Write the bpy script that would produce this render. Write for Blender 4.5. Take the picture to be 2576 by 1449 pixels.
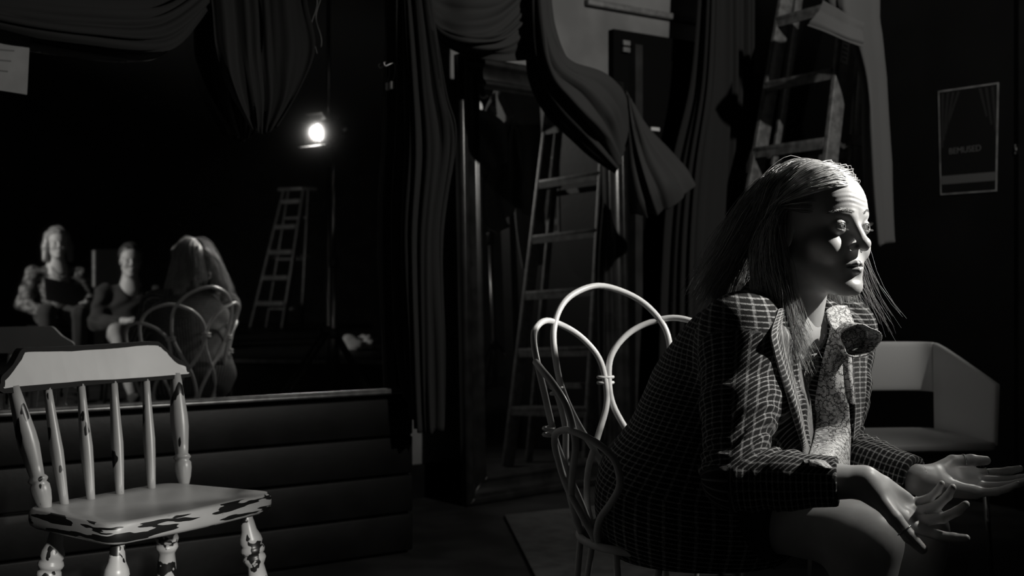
import bpy, bmesh, math, random
import numpy as np
from mathutils import Vector, Matrix

random.seed(7); np.random.seed(7)
for o in list(bpy.data.objects): bpy.data.objects.remove(o, do_unlink=True)
scene = bpy.context.scene
COL = scene.collection

# ------------------------------------------------------------------ camera
FPX, CX, CY, H = 2800.0, 1288.0, 724.5, 0.88
cam_d = bpy.data.cameras.new('camera'); cam = bpy.data.objects.new('camera', cam_d); COL.objects.link(cam)
cam.location = (0, 0, H); cam.rotation_euler = (math.pi/2, 0, 0)
cam_d.sensor_width = 36; cam_d.lens = 36*FPX/2576
cam_d.clip_start = .05; cam_d.clip_end = 60
cam_d.dof.use_dof = True; cam_d.dof.focus_distance = 1.96; cam_d.dof.aperture_fstop = 5.0
scene.camera = cam
# ------------------------------------------------------------------ world, lights, exposure
w = bpy.data.worlds.new('world'); scene.world = w; w.use_nodes = True
w.node_tree.nodes['Background'].inputs[0].default_value = (0, 0, 0, 1)
scene.view_settings.view_transform = 'Standard'; scene.view_settings.look = 'None'
scene.view_settings.exposure = 0; scene.view_settings.gamma = 1; scene.view_settings.use_curve_mapping = False
WARM = (1.0, .975, .92)
def spot(name, loc, target, power, size, blend, radius):
    d = bpy.data.lights.new(name, 'SPOT'); d.energy = power; d.color = WARM
    d.spot_size = math.radians(size); d.spot_blend = blend; d.shadow_soft_size = radius
    o = bpy.data.objects.new(name, d); COL.objects.link(o); o.location = loc
    o.rotation_euler = (Vector(target)-Vector(loc)).to_track_quat('-Z', 'Y').to_euler()
    return o
KEY = np.array((1.74, 1.93, 1.76))          # lens of the fresnel lamp beside the frame
KEY_AIM = np.array((.54, 1.74, 1.50))
LOW = np.array((.60, .40, 1.05)); LOW_AIM = np.array((-.62, 2.10, .02))
SIDE = np.array((2.60, 4.12, 2.2)); SIDE_AIM = np.array((.46, 2.12, .95))
BACK = np.array((2.10, 1.84, 2.78)); BACK_AIM = np.array((1.0, 5.0, 1.75))
HALL = np.array((-.2, -2.6, 2.1)); HALL_AIM = np.array((3.8, -1.75, .9))
spot('key_light', KEY, KEY_AIM, 230, 150, 1.0, .03)
spot('low_light', LOW, LOW_AIM, 420, 30, 1.0, .03)
spot('side_light', SIDE, SIDE_AIM, 130, 24, .7, .03)
spot('back_light', BACK, BACK_AIM, 260, 84, .7, .03)
spot('hall_light', HALL, HALL_AIM, 620, 80, .6, .05)

# ------------------------------------------------------------------ helpers
RA = math.radians(33)
U = np.array((math.cos(RA), math.sin(RA), 0)); V = np.array((-math.sin(RA), math.cos(RA), 0)); Z = np.array((0, 0, 1.))
def UV(u, v, z=0): return U*u + V*v + Z*z
VM = 3.9*math.cos(RA)                        # plane of the wall mirror: v = VM
def P(px, py, Y): return np.array(((px-CX)/FPX*Y, Y, H-(py-CY)/FPX*Y))
def refl(p):
    p = np.array(p, float); return p - 2*(p.dot(V)-VM)*V
def onv(px, py, v):                          # pixel onto a plane v = const
    d = np.array(((px-CX)/FPX, 1, -(py-CY)/FPX)); return np.array((0, 0, H)) + d*(v/d.dot(V))
def onu(px, py, u):
    d = np.array(((px-CX)/FPX, 1, -(py-CY)/FPX)); return np.array((0, 0, H)) + d*(u/d.dot(U))
def nrm(v): v = np.array(v, float); return v/np.linalg.norm(v)

def tagset(o, label=None, cat=None, group=None, kind=None):
    if label: o['label'] = label
    if cat: o['category'] = cat
    if group: o['group'] = group
    if kind: o['kind'] = kind
    return o
def thing(name, loc, label, cat, group=None):
    o = bpy.data.objects.new(name, None); COL.objects.link(o); o.location = loc
    o.empty_display_size = .1
    return tagset(o, label, cat, group)
def wloc(p):
    l = np.zeros(3)
    while p is not None: l = l + np.array(p.location); p = p.parent
    return l
def mk(name, verts, faces, mat, parent=None, smooth=False, mats=None, fmat=None):
    verts = np.asarray(verts, float).reshape(-1, 3)
    if parent is not None: base = wloc(parent)
    else:
        base = (verts.min(0)+verts.max(0))/2; base[2] = verts[:, 2].min()
    me = bpy.data.meshes.new(name)
    if isinstance(faces, np.ndarray):
        n, k = faces.shape
        me.vertices.add(len(verts)); me.vertices.foreach_set('co', (verts-base).astype(np.float32).ravel())
        me.loops.add(n*k); me.loops.foreach_set('vertex_index', faces.astype(np.int32).ravel())
        me.polygons.add(n); me.polygons.foreach_set('loop_start', np.arange(0, n*k, k, dtype=np.int32))
        me.update(calc_edges=True); me.validate()
    else:
        me.from_pydata([tuple(v) for v in verts-base], [], faces); me.update()
    for m in (mats or [mat]): me.materials.append(m)
    if fmat is not None: me.polygons.foreach_set('material_index', np.asarray(fmat, np.int32))
    if smooth: me.polygons.foreach_set('use_smooth', np.ones(len(me.polygons), bool))
    o = bpy.data.objects.new(name, me); COL.objects.link(o)
    o.location = base if parent is None else (0, 0, 0)
    if parent is not None: o.parent = parent
    return o
def join(parts):
    vs, fs, off = [], [], 0
    for v, f in parts:
        v = np.asarray(v, float).reshape(-1, 3); vs.append(v); fs += [tuple(i+off for i in q) for q in f]; off += len(v)
    return np.vstack(vs), fs
def box(c, ax, ay, az):                      # centre and three half-extent vectors
    c, ax, ay, az = (np.array(q, float) for q in (c, ax, ay, az))
    v = [c+i*ax+j*ay+k*az for k in (-1, 1) for j in (-1, 1) for i in (-1, 1)]
    f = [(0, 2, 3, 1), (4, 5, 7, 6), (0, 1, 5, 4), (2, 6, 7, 3), (0, 4, 6, 2), (1, 3, 7, 5)]
    if np.dot(np.cross(ax, ay), az) < 0: f = [q[::-1] for q in f]
    return np.array(v), f
def bevel(o, w=.003, seg=2):
    m = o.modifiers.new('bevel', 'BEVEL'); m.width = w; m.segments = seg; m.limit_method = 'ANGLE'
    for p in o.data.polygons: p.use_smooth = True
    return o
def catmull(pts, n, closed=False):
    pts = np.array(pts, float); m = len(pts); out = []
    segs = m if closed else m-1
    for i in range(segs):
        g = lambda k: pts[k % m] if closed else pts[min(max(k, 0), m-1)]
        p0, p1, p2, p3 = g(i-1), g(i), g(i+1), g(i+2)
        for t in np.arange(n)/n:
            out.append(.5*((2*p1)+(-p0+p2)*t+(2*p0-5*p1+4*p2-p3)*t*t+(-p0+3*p1-3*p2+p3)*t**3))
    if not closed: out.append(pts[-1])
    return np.array(out)
def tube(path, r, sides=8, closed=False, caps=True, flat=None):
    path = np.array(path, float); n = len(path)
    r = np.full(n, r) if np.isscalar(r) else np.array(r, float)
    tan = np.gradient(path, axis=0)
    if closed: tan = np.roll(path, -1, 0)-np.roll(path, 1, 0)
    tan /= np.linalg.norm(tan, axis=1, keepdims=True)+1e-12
    up = np.array((0, 0, 1.)) if abs(tan[0][2]) < .9 else np.array((1., 0, 0))
    a = nrm(np.cross(tan[0], up)); vs = []
    for i in range(n):
        a = a-tan[i]*a.dot(tan[i]); a = nrm(a); b = np.cross(tan[i], a)
        for k in range(sides):
            t = 2*math.pi*k/sides; vs.append(path[i]+r[i]*(math.cos(t)*a+math.sin(t)*b))
    fs = []
    for i in range(n if closed else n-1):
        j = (i+1) % n
        for k in range(sides):
            l = (k+1) % sides; fs.append((i*sides+k, i*sides+l, j*sides+l, j*sides+k))
    if caps and not closed:
        fs.append(tuple(range(sides))[::-1]); fs.append(tuple((n-1)*sides+k for k in range(sides)))
    return np.array(vs), fs
def lathe(prof, a, b, sides=24):              # prof (radius, 0..1 along a->b)
    a, b = np.array(a, float), np.array(b, float)
    path = [a+(b-a)*t for _, t in prof]; d = nrm(b-a)
    up = np.array((0, 0, 1.)) if abs(d[2]) < .9 else np.array((1., 0, 0))
    e = nrm(np.cross(d, up)); g = np.cross(d, e); vs = []
    for (r, t), p in zip(prof, path):
        for k in range(sides):
            q = 2*math.pi*k/sides; vs.append(p+r*(math.cos(q)*e+math.sin(q)*g))
    fs = []
    for i in range(len(prof)-1):
        for k in range(sides):
            l = (k+1) % sides; fs.append((i*sides+k, i*sides+l, (i+1)*sides+l, (i+1)*sides+k))
    fs.append(tuple(range(sides))[::-1]); fs.append(tuple((len(prof)-1)*sides+k for k in range(sides)))
    return np.array(vs), fs
def prism(poly, d):                           # 3D polygon extruded by vector d
    poly = np.array(poly, float); n = len(poly); d = np.array(d, float)
    v = np.vstack([poly, poly+d])
    f = [tuple(range(n))[::-1], tuple(range(n, 2*n))]+[(i, (i+1) % n, n+(i+1) % n, n+i) for i in range(n)]
    nn = np.zeros(3)
    for i in range(n): nn += np.cross(poly[i]-poly[0], poly[(i+1) % n]-poly[0])
    if nn.dot(d) < 0: f = [q[::-1] for q in f]
    return v, f

# ------------------------------------------------------------------ materials
def g3(c): return (c, c, c, 1) if np.isscalar(c) else (*c, 1)
class N:
    def __init__(s, name):
        s.m = bpy.data.materials.new(name); s.m.use_nodes = True; s.t = s.m.node_tree; s.b = s.t.nodes['Principled BSDF']
    def n(s, typ, **kw):
        x = s.t.nodes.new(typ)
        for k, v in kw.items():
            if k[0] == 'i' and k[1:].isdigit():
                i = int(k[1:])
                if isinstance(v, bpy.types.NodeSocket): s.t.links.new(v, x.inputs[i])
                else: x.inputs[i].default_value = v
            else: setattr(x, k, v)
        return x
    def l(s, a, b): s.t.links.new(a, b)
    def math(s, op, a, b=0., c=0.): return s.n('ShaderNodeMath', operation=op, i0=a, i1=b, i2=c).outputs[0]
    def mix(s, f, a, b):
        x = s.n('ShaderNodeMix', data_type='RGBA'); 
        for k, v in ((0, f), (6, a), (7, b)):
            if isinstance(v, bpy.types.NodeSocket): s.l(v, x.inputs[k])
            else: x.inputs[k].default_value = v
        return x.outputs[2]
    def ramp(s, v, a, b):
        return s.n('ShaderNodeMapRange', interpolation_type='SMOOTHSTEP', i0=v, i1=a, i2=b, i3=0., i4=1.).outputs[0]
    def obj(s, scale=(1, 1, 1)):
        c = s.n('ShaderNodeTexCoord').outputs['Object']
        return s.n('ShaderNodeMapping', i0=c, i3=scale).outputs[0]
    def noise(s, vec, scale, detail=3, rough=.5):
        return s.n('ShaderNodeTexNoise', i0=vec, i2=scale, i3=detail, i4=rough).outputs[0]
    def bump(s, h, st, dist=.002):
        x = s.n('ShaderNodeBump', i0=st, i1=dist); s.l(h, x.inputs['Height']); s.l(x.outputs[0], s.b.inputs['Normal'])
def M(name, col, rough=.6, metal=0., spec=.5, var=0., vs=20., bump=0., bs=80., bd=.002, sss=0., sheen=0., coat=0.):
    k = N(name); b = k.b
    b.inputs['Base Color'].default_value = g3(col); b.inputs['Roughness'].default_value = rough
    b.inputs['Metallic'].default_value = metal; b.inputs['Specular IOR Level'].default_value = spec
    if coat: b.inputs['Coat Weight'].default_value = coat; b.inputs['Coat Roughness'].default_value = .15
    if sheen: b.inputs['Sheen Weight'].default_value = sheen
    if sss:
        b.inputs['Subsurface Weight'].default_value = sss; b.inputs['Subsurface Radius'].default_value = (.006, .004, .003)
        b.inputs['Subsurface Scale'].default_value = .5
    v = k.obj()
    if var:
        c = np.array(g3(col)); n = k.noise(v, vs)
        k.l(k.mix(k.ramp(n, .3, .7), tuple(c*(1-var)), tuple(np.minimum(c*(1+var), 1))), b.inputs['Base Color'])
        b.inputs['Base Color'].default_value = g3(col)
    if bump: k.bump(k.noise(v, bs, 4), bump, bd)
    return k.m
M_floor = M('black floor', .016, .75, spec=.25, var=.5, vs=6, bump=.3, bs=120)
M_wall = M('black painted wall', .012, .6, spec=.2, var=.3, vs=4, bump=.25, bs=60)
M_wall_sheen = M('black wall paint with sheen', .15, .5, spec=.35, var=.25, vs=3, bump=.25, bs=40)  # black back wall, the lamp sheen put into a lighter base colour
M_wallr = M('black semi-gloss wall paint', .003, .42, spec=.3, var=.2, vs=3, bump=.2, bs=40)
M_board = M('black painted board', .004, .5, spec=.2, var=.4, vs=8, bump=.2, bs=50)
M_ceil = M('black ceiling', .01, .9)
M_trim = M('grey trim', .12, .5, var=.3)
M_lac = M('black lacquer', .012, .28, spec=.6, var=.4, vs=14, bump=.12, bs=90)
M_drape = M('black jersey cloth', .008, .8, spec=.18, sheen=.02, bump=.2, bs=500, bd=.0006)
M_drape_lit = M('black jersey cloth lit', .030, .8, spec=.18, sheen=.03, bump=.2, bs=500, bd=.0006)  # same black cloth as the left swag, lamplight put into its lighter colour
M_drape2 = M('black velvet cloth', .016, .9, spec=.1, sheen=.05, bump=.2, bs=400, bd=.0006)
M_drapeg = M('grey muslin cloth', .07, .9, spec=.1, sheen=.1, bump=.2, bs=400, bd=.0006)
M_steel = M('brushed steel', .55, .3, metal=1.)
M_chrome = M('chrome', .8, .12, metal=1.)
M_void = M('flat black paint', .004, .9, spec=.05)
M_railm = M('dull rail metal', .16, .4, metal=.8, var=.3, vs=30)
M_black = M('black metal', .012, .35, spec=.5)
M_wirewhite = M('white enamel wire', .68, .3, spec=.5, var=.06, vs=30)
M_plastic = M('white plastic shell', .72, .45, spec=.4)
M_alu = M('scuffed aluminium', .22, .42, metal=.55, var=.4, vs=25)
M_ladder = M('painted ladder rail', .085, .45, var=.35, vs=30, spec=.4)
M_ladder2 = M('dull metal ladder', .10, .4, metal=.5, var=.2)
M_paper = M('paper', .13, .8, var=.12, vs=12)
M_paperw = M('white paper', .55, .8)
M_print = M('grey print ink', .05, .7)
M_ink = M('dark ink', .014, .5, spec=.3)
M_dark = M('dark print', .005, .5, spec=.2)
M_mat = M('grey rubber mat', .08, .85, var=.25, vs=15, bump=.4, bs=200)
M_skin = M('skin', .50, .42, spec=.38, var=.05, vs=40, bump=.10, bs=420, bd=.0006, sss=.06)
M_skin2 = M('skin matte', .42, .5, spec=.3)
M_lip = M('lips', .33, .35, spec=.45)
M_mouth = M('mouth', .05, .4)
M_hairb = M('brow hair', .10, .6)
M_dkcloth = M('dark cloth', .02, .9, sheen=.1, bump=.3, bs=300)
M_grcloth = M('grey cloth', .30, .9, var=.2, vs=10, bump=.2, bs=200)
M_jkt = M('charcoal jacket cloth', .014, .85, sheen=.1, var=.3, vs=8)
M_gold = M('silver ring metal', .75, .2, metal=1.)
def mirror_mat(name, refl_, dust, rough):
    k = N(name); b = k.b; v = k.obj()
    b.inputs['Metallic'].default_value = 1.; b.inputs['Roughness'].default_value = rough
    b.inputs['Base Color'].default_value = g3(refl_)
    d = k.n('ShaderNodeBsdfDiffuse'); d.inputs[0].default_value = g3(.5)
    n = k.noise(v, 55, 5, .75); n2 = k.noise(v, 4, 3)
    f = k.math('MULTIPLY', k.math('ADD', k.ramp(n, .62, .8), k.math('MULTIPLY', n2, .25)), dust)
    mx = k.n('ShaderNodeMixShader'); k.l(f, mx.inputs[0]); k.l(b.outputs[0], mx.inputs[1]); k.l(d.outputs[0], mx.inputs[2])
    k.l(mx.outputs[0], k.t.nodes['Material Output'].inputs[0]); return k.m
M_mirror = mirror_mat('wall mirror silver', .62, .010, .015)
M_mirror2 = mirror_mat('standing mirror silver', .62, .03, .01)
def emis(name, s):
    k = N(name); k.b.inputs['Emission Color'].default_value = (*WARM, 1); k.b.inputs['Emission Strength'].default_value = s
    k.b.inputs['Base Color'].default_value = g3(.8); return k.m
M_lens = emis('lit lens', 9.)
M_lens2 = emis('lit bulb', .5)
def chip_mat(name, scale, thr, base=.28):
    k = N(name); v = k.obj(scale)
    n = k.noise(v, 1., 2, .45); f = k.ramp(n, thr, thr+.012)
    n2 = k.noise(k.obj(), 25, 3)
    wc = k.mix(n2, g3(base*.85), g3(base*1.1))
    k.l(k.mix(f, wc, g3(.006)), k.b.inputs['Base Color']); k.b.inputs['Roughness'].default_value = .38
    return k.m
M_chairw = chip_mat('chipped white paint', (34, 34, 11), .615)
M_chairleg = chip_mat('heavily chipped white paint', (42, 42, 30), .585)
M_chairseat = chip_mat('worn white seat paint', (9, 9, 40), .74)
M_chairedge = chip_mat('worn white edge paint', (10, 10, 75), .50)
M_chairplain = M('plain white paint', .28, .42, var=.06, vs=9)
M_blackpaint = M('black undercoat', .005, .7, spec=.15)

# ------------------------------------------------------------------ implicit surfaces
def smin(a, b, k):
    h = np.clip(.5+.5*(b-a)/k, 0, 1); return b*(1-h)+a*h-k*h*(1-h)
def smax(a, b, k): return -smin(-a, -b, k)
def ell(p, c, r):
    q = p-np.array(c, np.float32); r = np.array(r, np.float32)
    k0 = np.sqrt(((q/r)**2).sum(1)); k1 = np.sqrt(((q/(r*r))**2).sum(1))+1e-9
    return k0*(k0-1)/k1
def cone(p, a, b, r1, r2):
    a = np.array(a, np.float32); ba = np.array(b, np.float32)-a; q = p-a
    h = np.clip(q@ba/float(ba@ba), 0, 1); d = q-h[:, None]*ba
    return np.sqrt((d*d).sum(1))-(r1+(r2-r1)*h)
def sph(p, c, r): q = p-np.array(c, np.float32); return np.sqrt((q*q).sum(1))-r
def chain(p, pts, rs, k=.006):
    d = None
    for i in range(len(pts)-1):
        e = cone(p, pts[i], pts[i+1], rs[i], rs[i+1]); d = e if d is None else smin(d, e, k)
    return d
def sdf_mesh(fn, lo, hi, vox, B=8):
    lo = np.array(lo, float); hi = np.array(hi, float)
    nb = np.ceil((hi-lo)/(vox*B)).astype(int)
    I = np.stack(np.meshgrid(*[np.arange(n) for n in nb], indexing='ij'), -1).reshape(-1, 3)
    ctr = lo+(I+.5)*B*vox
    d = np.concatenate([fn(c.astype(np.float32)) for c in np.array_split(ctr, max(1, len(ctr)//200000+1))])
    I = I[np.abs(d) < B*vox*1.25]
    n1 = B+1
    loc = np.stack(np.meshgrid(*[np.arange(n1)]*3, indexing='ij'), -1).reshape(-1, 3)
    VX, KEY_, EDG = [], [], [[], [], []]
    tot = nb*B+2
    def key(c): return (c[..., 0]*tot[1]+c[..., 1])*tot[2]+c[..., 2]
    for ch in np.array_split(I, max(1, len(I)//350+1)):
        if not len(ch): continue
        g = (ch[:, None]*B+loc[None])
        p = (lo+g.reshape(-1, 3)*vox).astype(np.float32)
        val = fn(p).reshape(len(ch), n1, n1, n1)
        neg = val < 0
        c8 = [neg[:, a:a+B, b:b+B, c:c+B] for a in (0, 1) for b in (0, 1) for c in (0, 1)]
        s = sum(x.astype(np.int8) for x in c8); act = (s > 0) & (s < 8)
        idx = np.argwhere(act)
        if len(idx):
            bi, ci = idx[:, 0], idx[:, 1:]
            acc = np.zeros((len(idx), 3)); cnt = np.zeros(len(idx))
            cv = {}
            for a in (0, 1):
                for b in (0, 1):
                    for c in (0, 1): cv[a, b, c] = val[bi, ci[:, 0]+a, ci[:, 1]+b, ci[:, 2]+c]
            for ax in range(3):
                for a in (0, 1):
                    for b in (0, 1):
                        k0 = [a, b]; k0.insert(ax, 0); k1 = [a, b]; k1.insert(ax, 1)
                        v0, v1 = cv[tuple(k0)], cv[tuple(k1)]; m = (v0 < 0) != (v1 < 0)
                        t = np.where(m, v0/np.where(m, v0-v1, 1), 0)
                        pt = np.array(k0, float)[None].repeat(len(idx), 0); pt[:, ax] += t
                        acc += pt*m[:, None]; cnt += m
            gc = ch[bi]*B+ci
            VX.append(lo+(gc+acc/cnt[:, None])*vox); KEY_.append(key(gc))
        for ax in range(3):
            sl0 = [slice(None)]+[slice(0, B)]*3; sl1 = list(sl0); sl1[ax+1] = slice(1, B+1)
            a0, a1 = neg[tuple(sl0)], neg[tuple(sl1)]
            e = np.argwhere(a0 != a1)
            if len(e): EDG[ax].append(np.hstack([ch[e[:, 0]]*B+e[:, 1:], a0[tuple(e.T)][:, None].astype(int)]))
    VX = np.vstack(VX); K = np.concatenate(KEY_); o = np.argsort(K); K = K[o]; VX = VX[o]
    F = []
    for ax in range(3):
        if not EDG[ax]: continue
        e = np.vstack(EDG[ax]); g, sg = e[:, :3], e[:, 3]
        b, c = [(1, 2), (2, 0), (0, 1)][ax]
        q = []
        for ob, oc in ((-1, -1), (0, -1), (0, 0), (-1, 0)):
            n = g.copy(); n[:, b] += ob; n[:, c] += oc
            kk = key(n); j = np.clip(np.searchsorted(K, kk), 0, len(K)-1); j = np.where(K[j] == kk, j, -1); q.append(j)
        q = np.stack(q, 1); ok = (q >= 0).all(1); q, sg = q[ok], sg[ok]
        F.append(np.where(sg[:, None] == 1, q, q[:, ::-1]))
    return VX, np.vstack(F)
def set_attr(o, name, uv):
    a = o.data.attributes.new(name, 'FLOAT_VECTOR', 'POINT')
    arr = np.zeros((len(o.data.vertices), 3), np.float32); arr[:, :uv.shape[1]] = uv
    a.data.foreach_set('vector', arr.ravel())

# ================================================================== the setting
def slab(name, u0, u1, v0, v1, z0, z1, mat, parent=None):
    v, f = box(UV((u0+u1)/2, (v0+v1)/2, (z0+z1)/2), U*(u1-u0)/2, V*(v1-v0)/2, Z*(z1-z0)/2)
    o = mk(name, v, f, mat, parent)
    if parent is None: o['kind'] = 'structure'
    return o
VB, UR, UE = 4.14, 4.10, 1.74
VE = onu(2570, 300, UR).dot(V)
slab('floor', -4, 13, -12, 4.3, -.1, 0, M_floor)
slab('ceiling', -4, 13, -12, 4.3, 3.4, 3.5, M_ceil)
wl = slab('wall_left', -4, UE, VM+.03, VM+.2, 0, 3.4, M_wall)
for i in range(4):                                             # painted boards under the mirror
    b = slab('board', -3.2, UE-.005, VM+.004, VM+.03, .012+i*.128, .012+i*.128+.122, M_board, wl); bevel(b, .005)
slab('wall_return', UE-.1, UE, VM+.2, VB, 0, 3.4, M_wall)
slab('wall_back', UE, UR, VB, VB+.12, 0, 3.4, M_wall_sheen)
slab('wall_right', UR, UR+.1, VE, VB, 0, 3.4, M_wallr)
slab('wall_front', -4, 13, -12.1, -12, 0, 3.4, M_wall)
slab('wall_far_right', 13, 13.1, -12, 4.3, 0, 3.4, M_wall)
slab('wall_far_left', -4.1, -4, -12, 4.3, 0, 3.4, M_wall)
slab('baseboard_back', UE, UR, VB-.02, VB, 0, .14, M_board)
# pale strip high on the back wall, horizontal
a, b = onv(1540, -5, VB-.02), onv(1784, 46, VB-.02)
o = slab('trim_1', a.dot(U)-.15, b.dot(U), VB-.035, VB, 2.185, 2.215, M_trim); bevel(o, .006)
# black door in the back wall
du0, du1 = onv(1530, 300, VB).dot(U), onv(1792, 300, VB).dot(U)
door = slab('door_1', du0, du1, VB-.04, VB-.002, 0, 2.09, M_void)
for q in (.12, 1.1):
    p = slab('door_panel', du0+.12, du1-.12, VB-.05, VB-.04, q+.05, q+.88, M_void, door); bevel(p, .008)
c = onv(1647, 325, VB-.05)
slab('door_plate', c.dot(U)-.026, c.dot(U)+.026, VB-.056, VB-.05, c[2]-.008, c[2]+.008, M_paperw, door)
slab('door_post', onv(1592, 200, VB-.07).dot(U), onv(1610, 200, VB-.07).dot(U), VB-.09, VB-.04, 0, 2.02, M_floor, door)
for py in (107, 124):
    c = onv(1580, py, VB-.07); slab('door_sticker', c.dot(U)-.02, c.dot(U)+.02, VB-.062, VB-.05, c[2]-.011, c[2]+.011, M_trim, door)
# frame of the opening at the end of the right wall
o = slab('trim_2', UR-.02, UR+.12, VE-.07, VE, 0, 3.0, M_board)
c = onu(2560, 375, UR-.004)
sw = thing('light_switch', c, 'small pale light switch on black wall right of poster', 'switch')
v, f = box(c, V*.012, Z*.02, U*.004); bevel(mk('plate', v, f, M_trim, sw), .002)
v, f = box(c-U*.006, V*.003, Z*.006, U*.004); mk('toggle', v, f, M_trim, sw)

# ------------------------------------------------------------------ wall mirror
MB = .545
wm = thing('wall_mirror', UV(-.7, VM, MB), 'large dark wall mirror above black boards reflecting three people and lamp', 'mirror')
def slabp(name, u0, u1, v0, v1, z0, z1, mat, parent):
    v, f = box(UV((u0+u1)/2, (v0+v1)/2, (z0+z1)/2), U*(u1-u0)/2, V*(v1-v0)/2, Z*(z1-z0)/2); return mk(name, v, f, mat, parent)
slabp('glass', -3.2, UE-.012, VM, VM+.008, MB, 3.05, M_mirror, wm)
r = slabp('bottom_rail', -3.2, UE-.005, VM-.014, VM+.028, MB-.012, MB, M_railm, wm); bevel(r, .004)
slabp('bottom_rail_lip', -3.2, UE-.005, VM-.014, VM-.008, MB, MB+.006, M_railm, wm)
slabp('backing', -3.2, UE-.012, VM+.009, VM+.028, MB, 3.05, M_black, wm)

# ------------------------------------------------------------------ standing mirror
A0 = np.array((-.205, 4.49, .0)); am = math.radians(41)
MD = np.array((math.cos(am), math.sin(am), 0)); MNb = np.array((-math.sin(am), math.cos(am), 0))
LEAN = math.radians(1.6); MUp = Z*math.cos(LEAN)+MNb*math.sin(LEAN); MN = np.cross(MUp, MD)   # MN points to camera side
if MN[1] > 0: MN = -MN
MW, MH, FW = .97, 1.83, .125
sm = thing('standing_mirror', A0+MD*MW/2, 'tall floor mirror in black moulded frame leaning beneath draped cloth', 'mirror')
prof = [(0, 0), (0, .035), (.012, .045), (.03, .047), (.042, .030), (.06, .022), (.085, .024), (.098, .034), (.108, .034), (.115, .018), (FW, .012), (FW, 0)]
cor = [(0, 0), (MW, 0), (MW, MH), (0, MH)]; inw = [(1, 1), (-1, 1), (-1, -1), (1, -1)]
for s in range(4):
    vs = []
    for e in (s, (s+1) % 4):
        for (d, h) in prof:
            x = cor[e][0]+inw[e][0]*d; z = cor[e][1]+inw[e][1]*d
            vs.append(A0+MD*x+MUp*z+MN*h)
    n = len(prof); fs = [(i, i+1, n+i+1, n+i) for i in range(n-1)]+[tuple(range(n))[::-1], tuple(range(n, 2*n)), (0, n, 2*n-1, n-1)]
    o = mk('frame_rail', vs, fs, M_lac, sm)
    bm = bmesh.new(); bm.from_mesh(o.data); bmesh.ops.recalc_face_normals(bm, faces=bm.faces); bm.to_mesh(o.data); bm.free()
    bevel(o, .003, 2)
v, f = box(A0+MD*MW/2+MUp*MH/2+MN*.008, MD*(MW/2-FW+.012), MUp*(MH/2-FW+.012), MN*.003); mk('glass', v, f, M_mirror2, sm)
v, f = box(A0+MD*MW/2+MUp*MH/2-MN*.006, MD*(MW/2-.02), MUp*(MH/2-.02), MN*.006); mk('back_panel', v, f, M_black, sm)

# ------------------------------------------------------------------ cloth
def sheet(name, rows, label, nu=10, nv=10, folds=0, amp=.0, axis='u', mat=None, ph=0., seed=1, group=None, thick=.003, taper=None, cat='curtain', parent=None, fold2=0, amp2=0.):
    g = np.array([[P(*c) for c in r] for r in rows])
    g1 = np.array([catmull(r, nu) for r in g]); g2 = np.array([catmull(g1[:, j], nv) for j in range(g1.shape[1])]).transpose(1, 0, 2)
    R, C = g2.shape[:2]
    du = np.gradient(g2, axis=1); dv = np.gradient(g2, axis=0); nn = np.cross(du, dv); nn /= np.linalg.norm(nn, axis=2, keepdims=True)+1e-9
    u = np.linspace(0, 1, C)[None].repeat(R, 0); v = np.linspace(0, 1, R)[:, None].repeat(C, 1)
    rs = np.random.RandomState(seed); t, s = (u, v) if axis == 'u' else (v, u)
    wob = sum(rs.uniform(.1, .3)*np.sin(2*np.pi*(rs.uniform(.5, 1.6)*s+rs.uniform(0, 1)))/(i+1) for i in range(3))
    wt = wob*.35/max(folds, 1)*3
    ph_ = 2*np.pi*(folds*(t+.06*np.sin(2*np.pi*(t*1.7+rs.uniform()))+wt*.15)+ph)
    d = (2*np.abs(np.sin(ph_/2))-1.2)*(.75+.35*np.sin(ph_*.37+seed))+.2*np.sin(2.3*ph_+2*s)
    ww = np.ones_like(u) if taper is None else np.interp(s, np.linspace(0, 1, len(taper)), taper)
    disp = amp*d*ww
    if fold2: 
        s2 = v if axis == 'u' else u
        disp = disp+amp2*np.sin(2*np.pi*(fold2*s2+.25*np.sin(3*t+rs.uniform(0, 6))))*np.sin(np.pi*t)
    g2 = g2+nn*disp[..., None]
    f = np.array([(i*C+j, i*C+j+1, (i+1)*C+j+1, (i+1)*C+j) for i in range(R-1) for j in range(C-1)])
    o = mk(name, g2.reshape(-1, 3), f, mat or M_drape, parent, smooth=True)
    m = o.modifiers.new('thick', 'SOLIDIFY'); m.thickness = thick; m.offset = 0
    if parent is None: tagset(o, label, cat, group)
    return o
yv = lambda px, off=.0: (VM-off)/(-(px-CX)/FPX*math.sin(RA)+math.cos(RA))       # depth of the mirror wall at a pixel column
def R_(pts, off): return [(x, y, yv(x, off)) for x, y in pts]
G = 'black cloth hung over the mirrors'
sheet('swag_curtain', [R_([(-260, -150), (-60, -90), (180, -60), (400, -60), (530, -120)], .05), R_([(-250, -60), (-40, 0), (190, 30), (400, 25), (535, -60)], .09), R_([(-240, -20), (0, 40), (220, 72), (410, 78), (528, -5)], .10), R_([(-230, 20), (40, 72), (240, 108), (425, 125), (512, 36)], .07)],
      'black swag sagging across the top left of wall mirror', folds=6, amp=.02, axis='v', seed=3, group=G, taper=[.2, 1, 1, .2], mat=M_drape)
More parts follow.
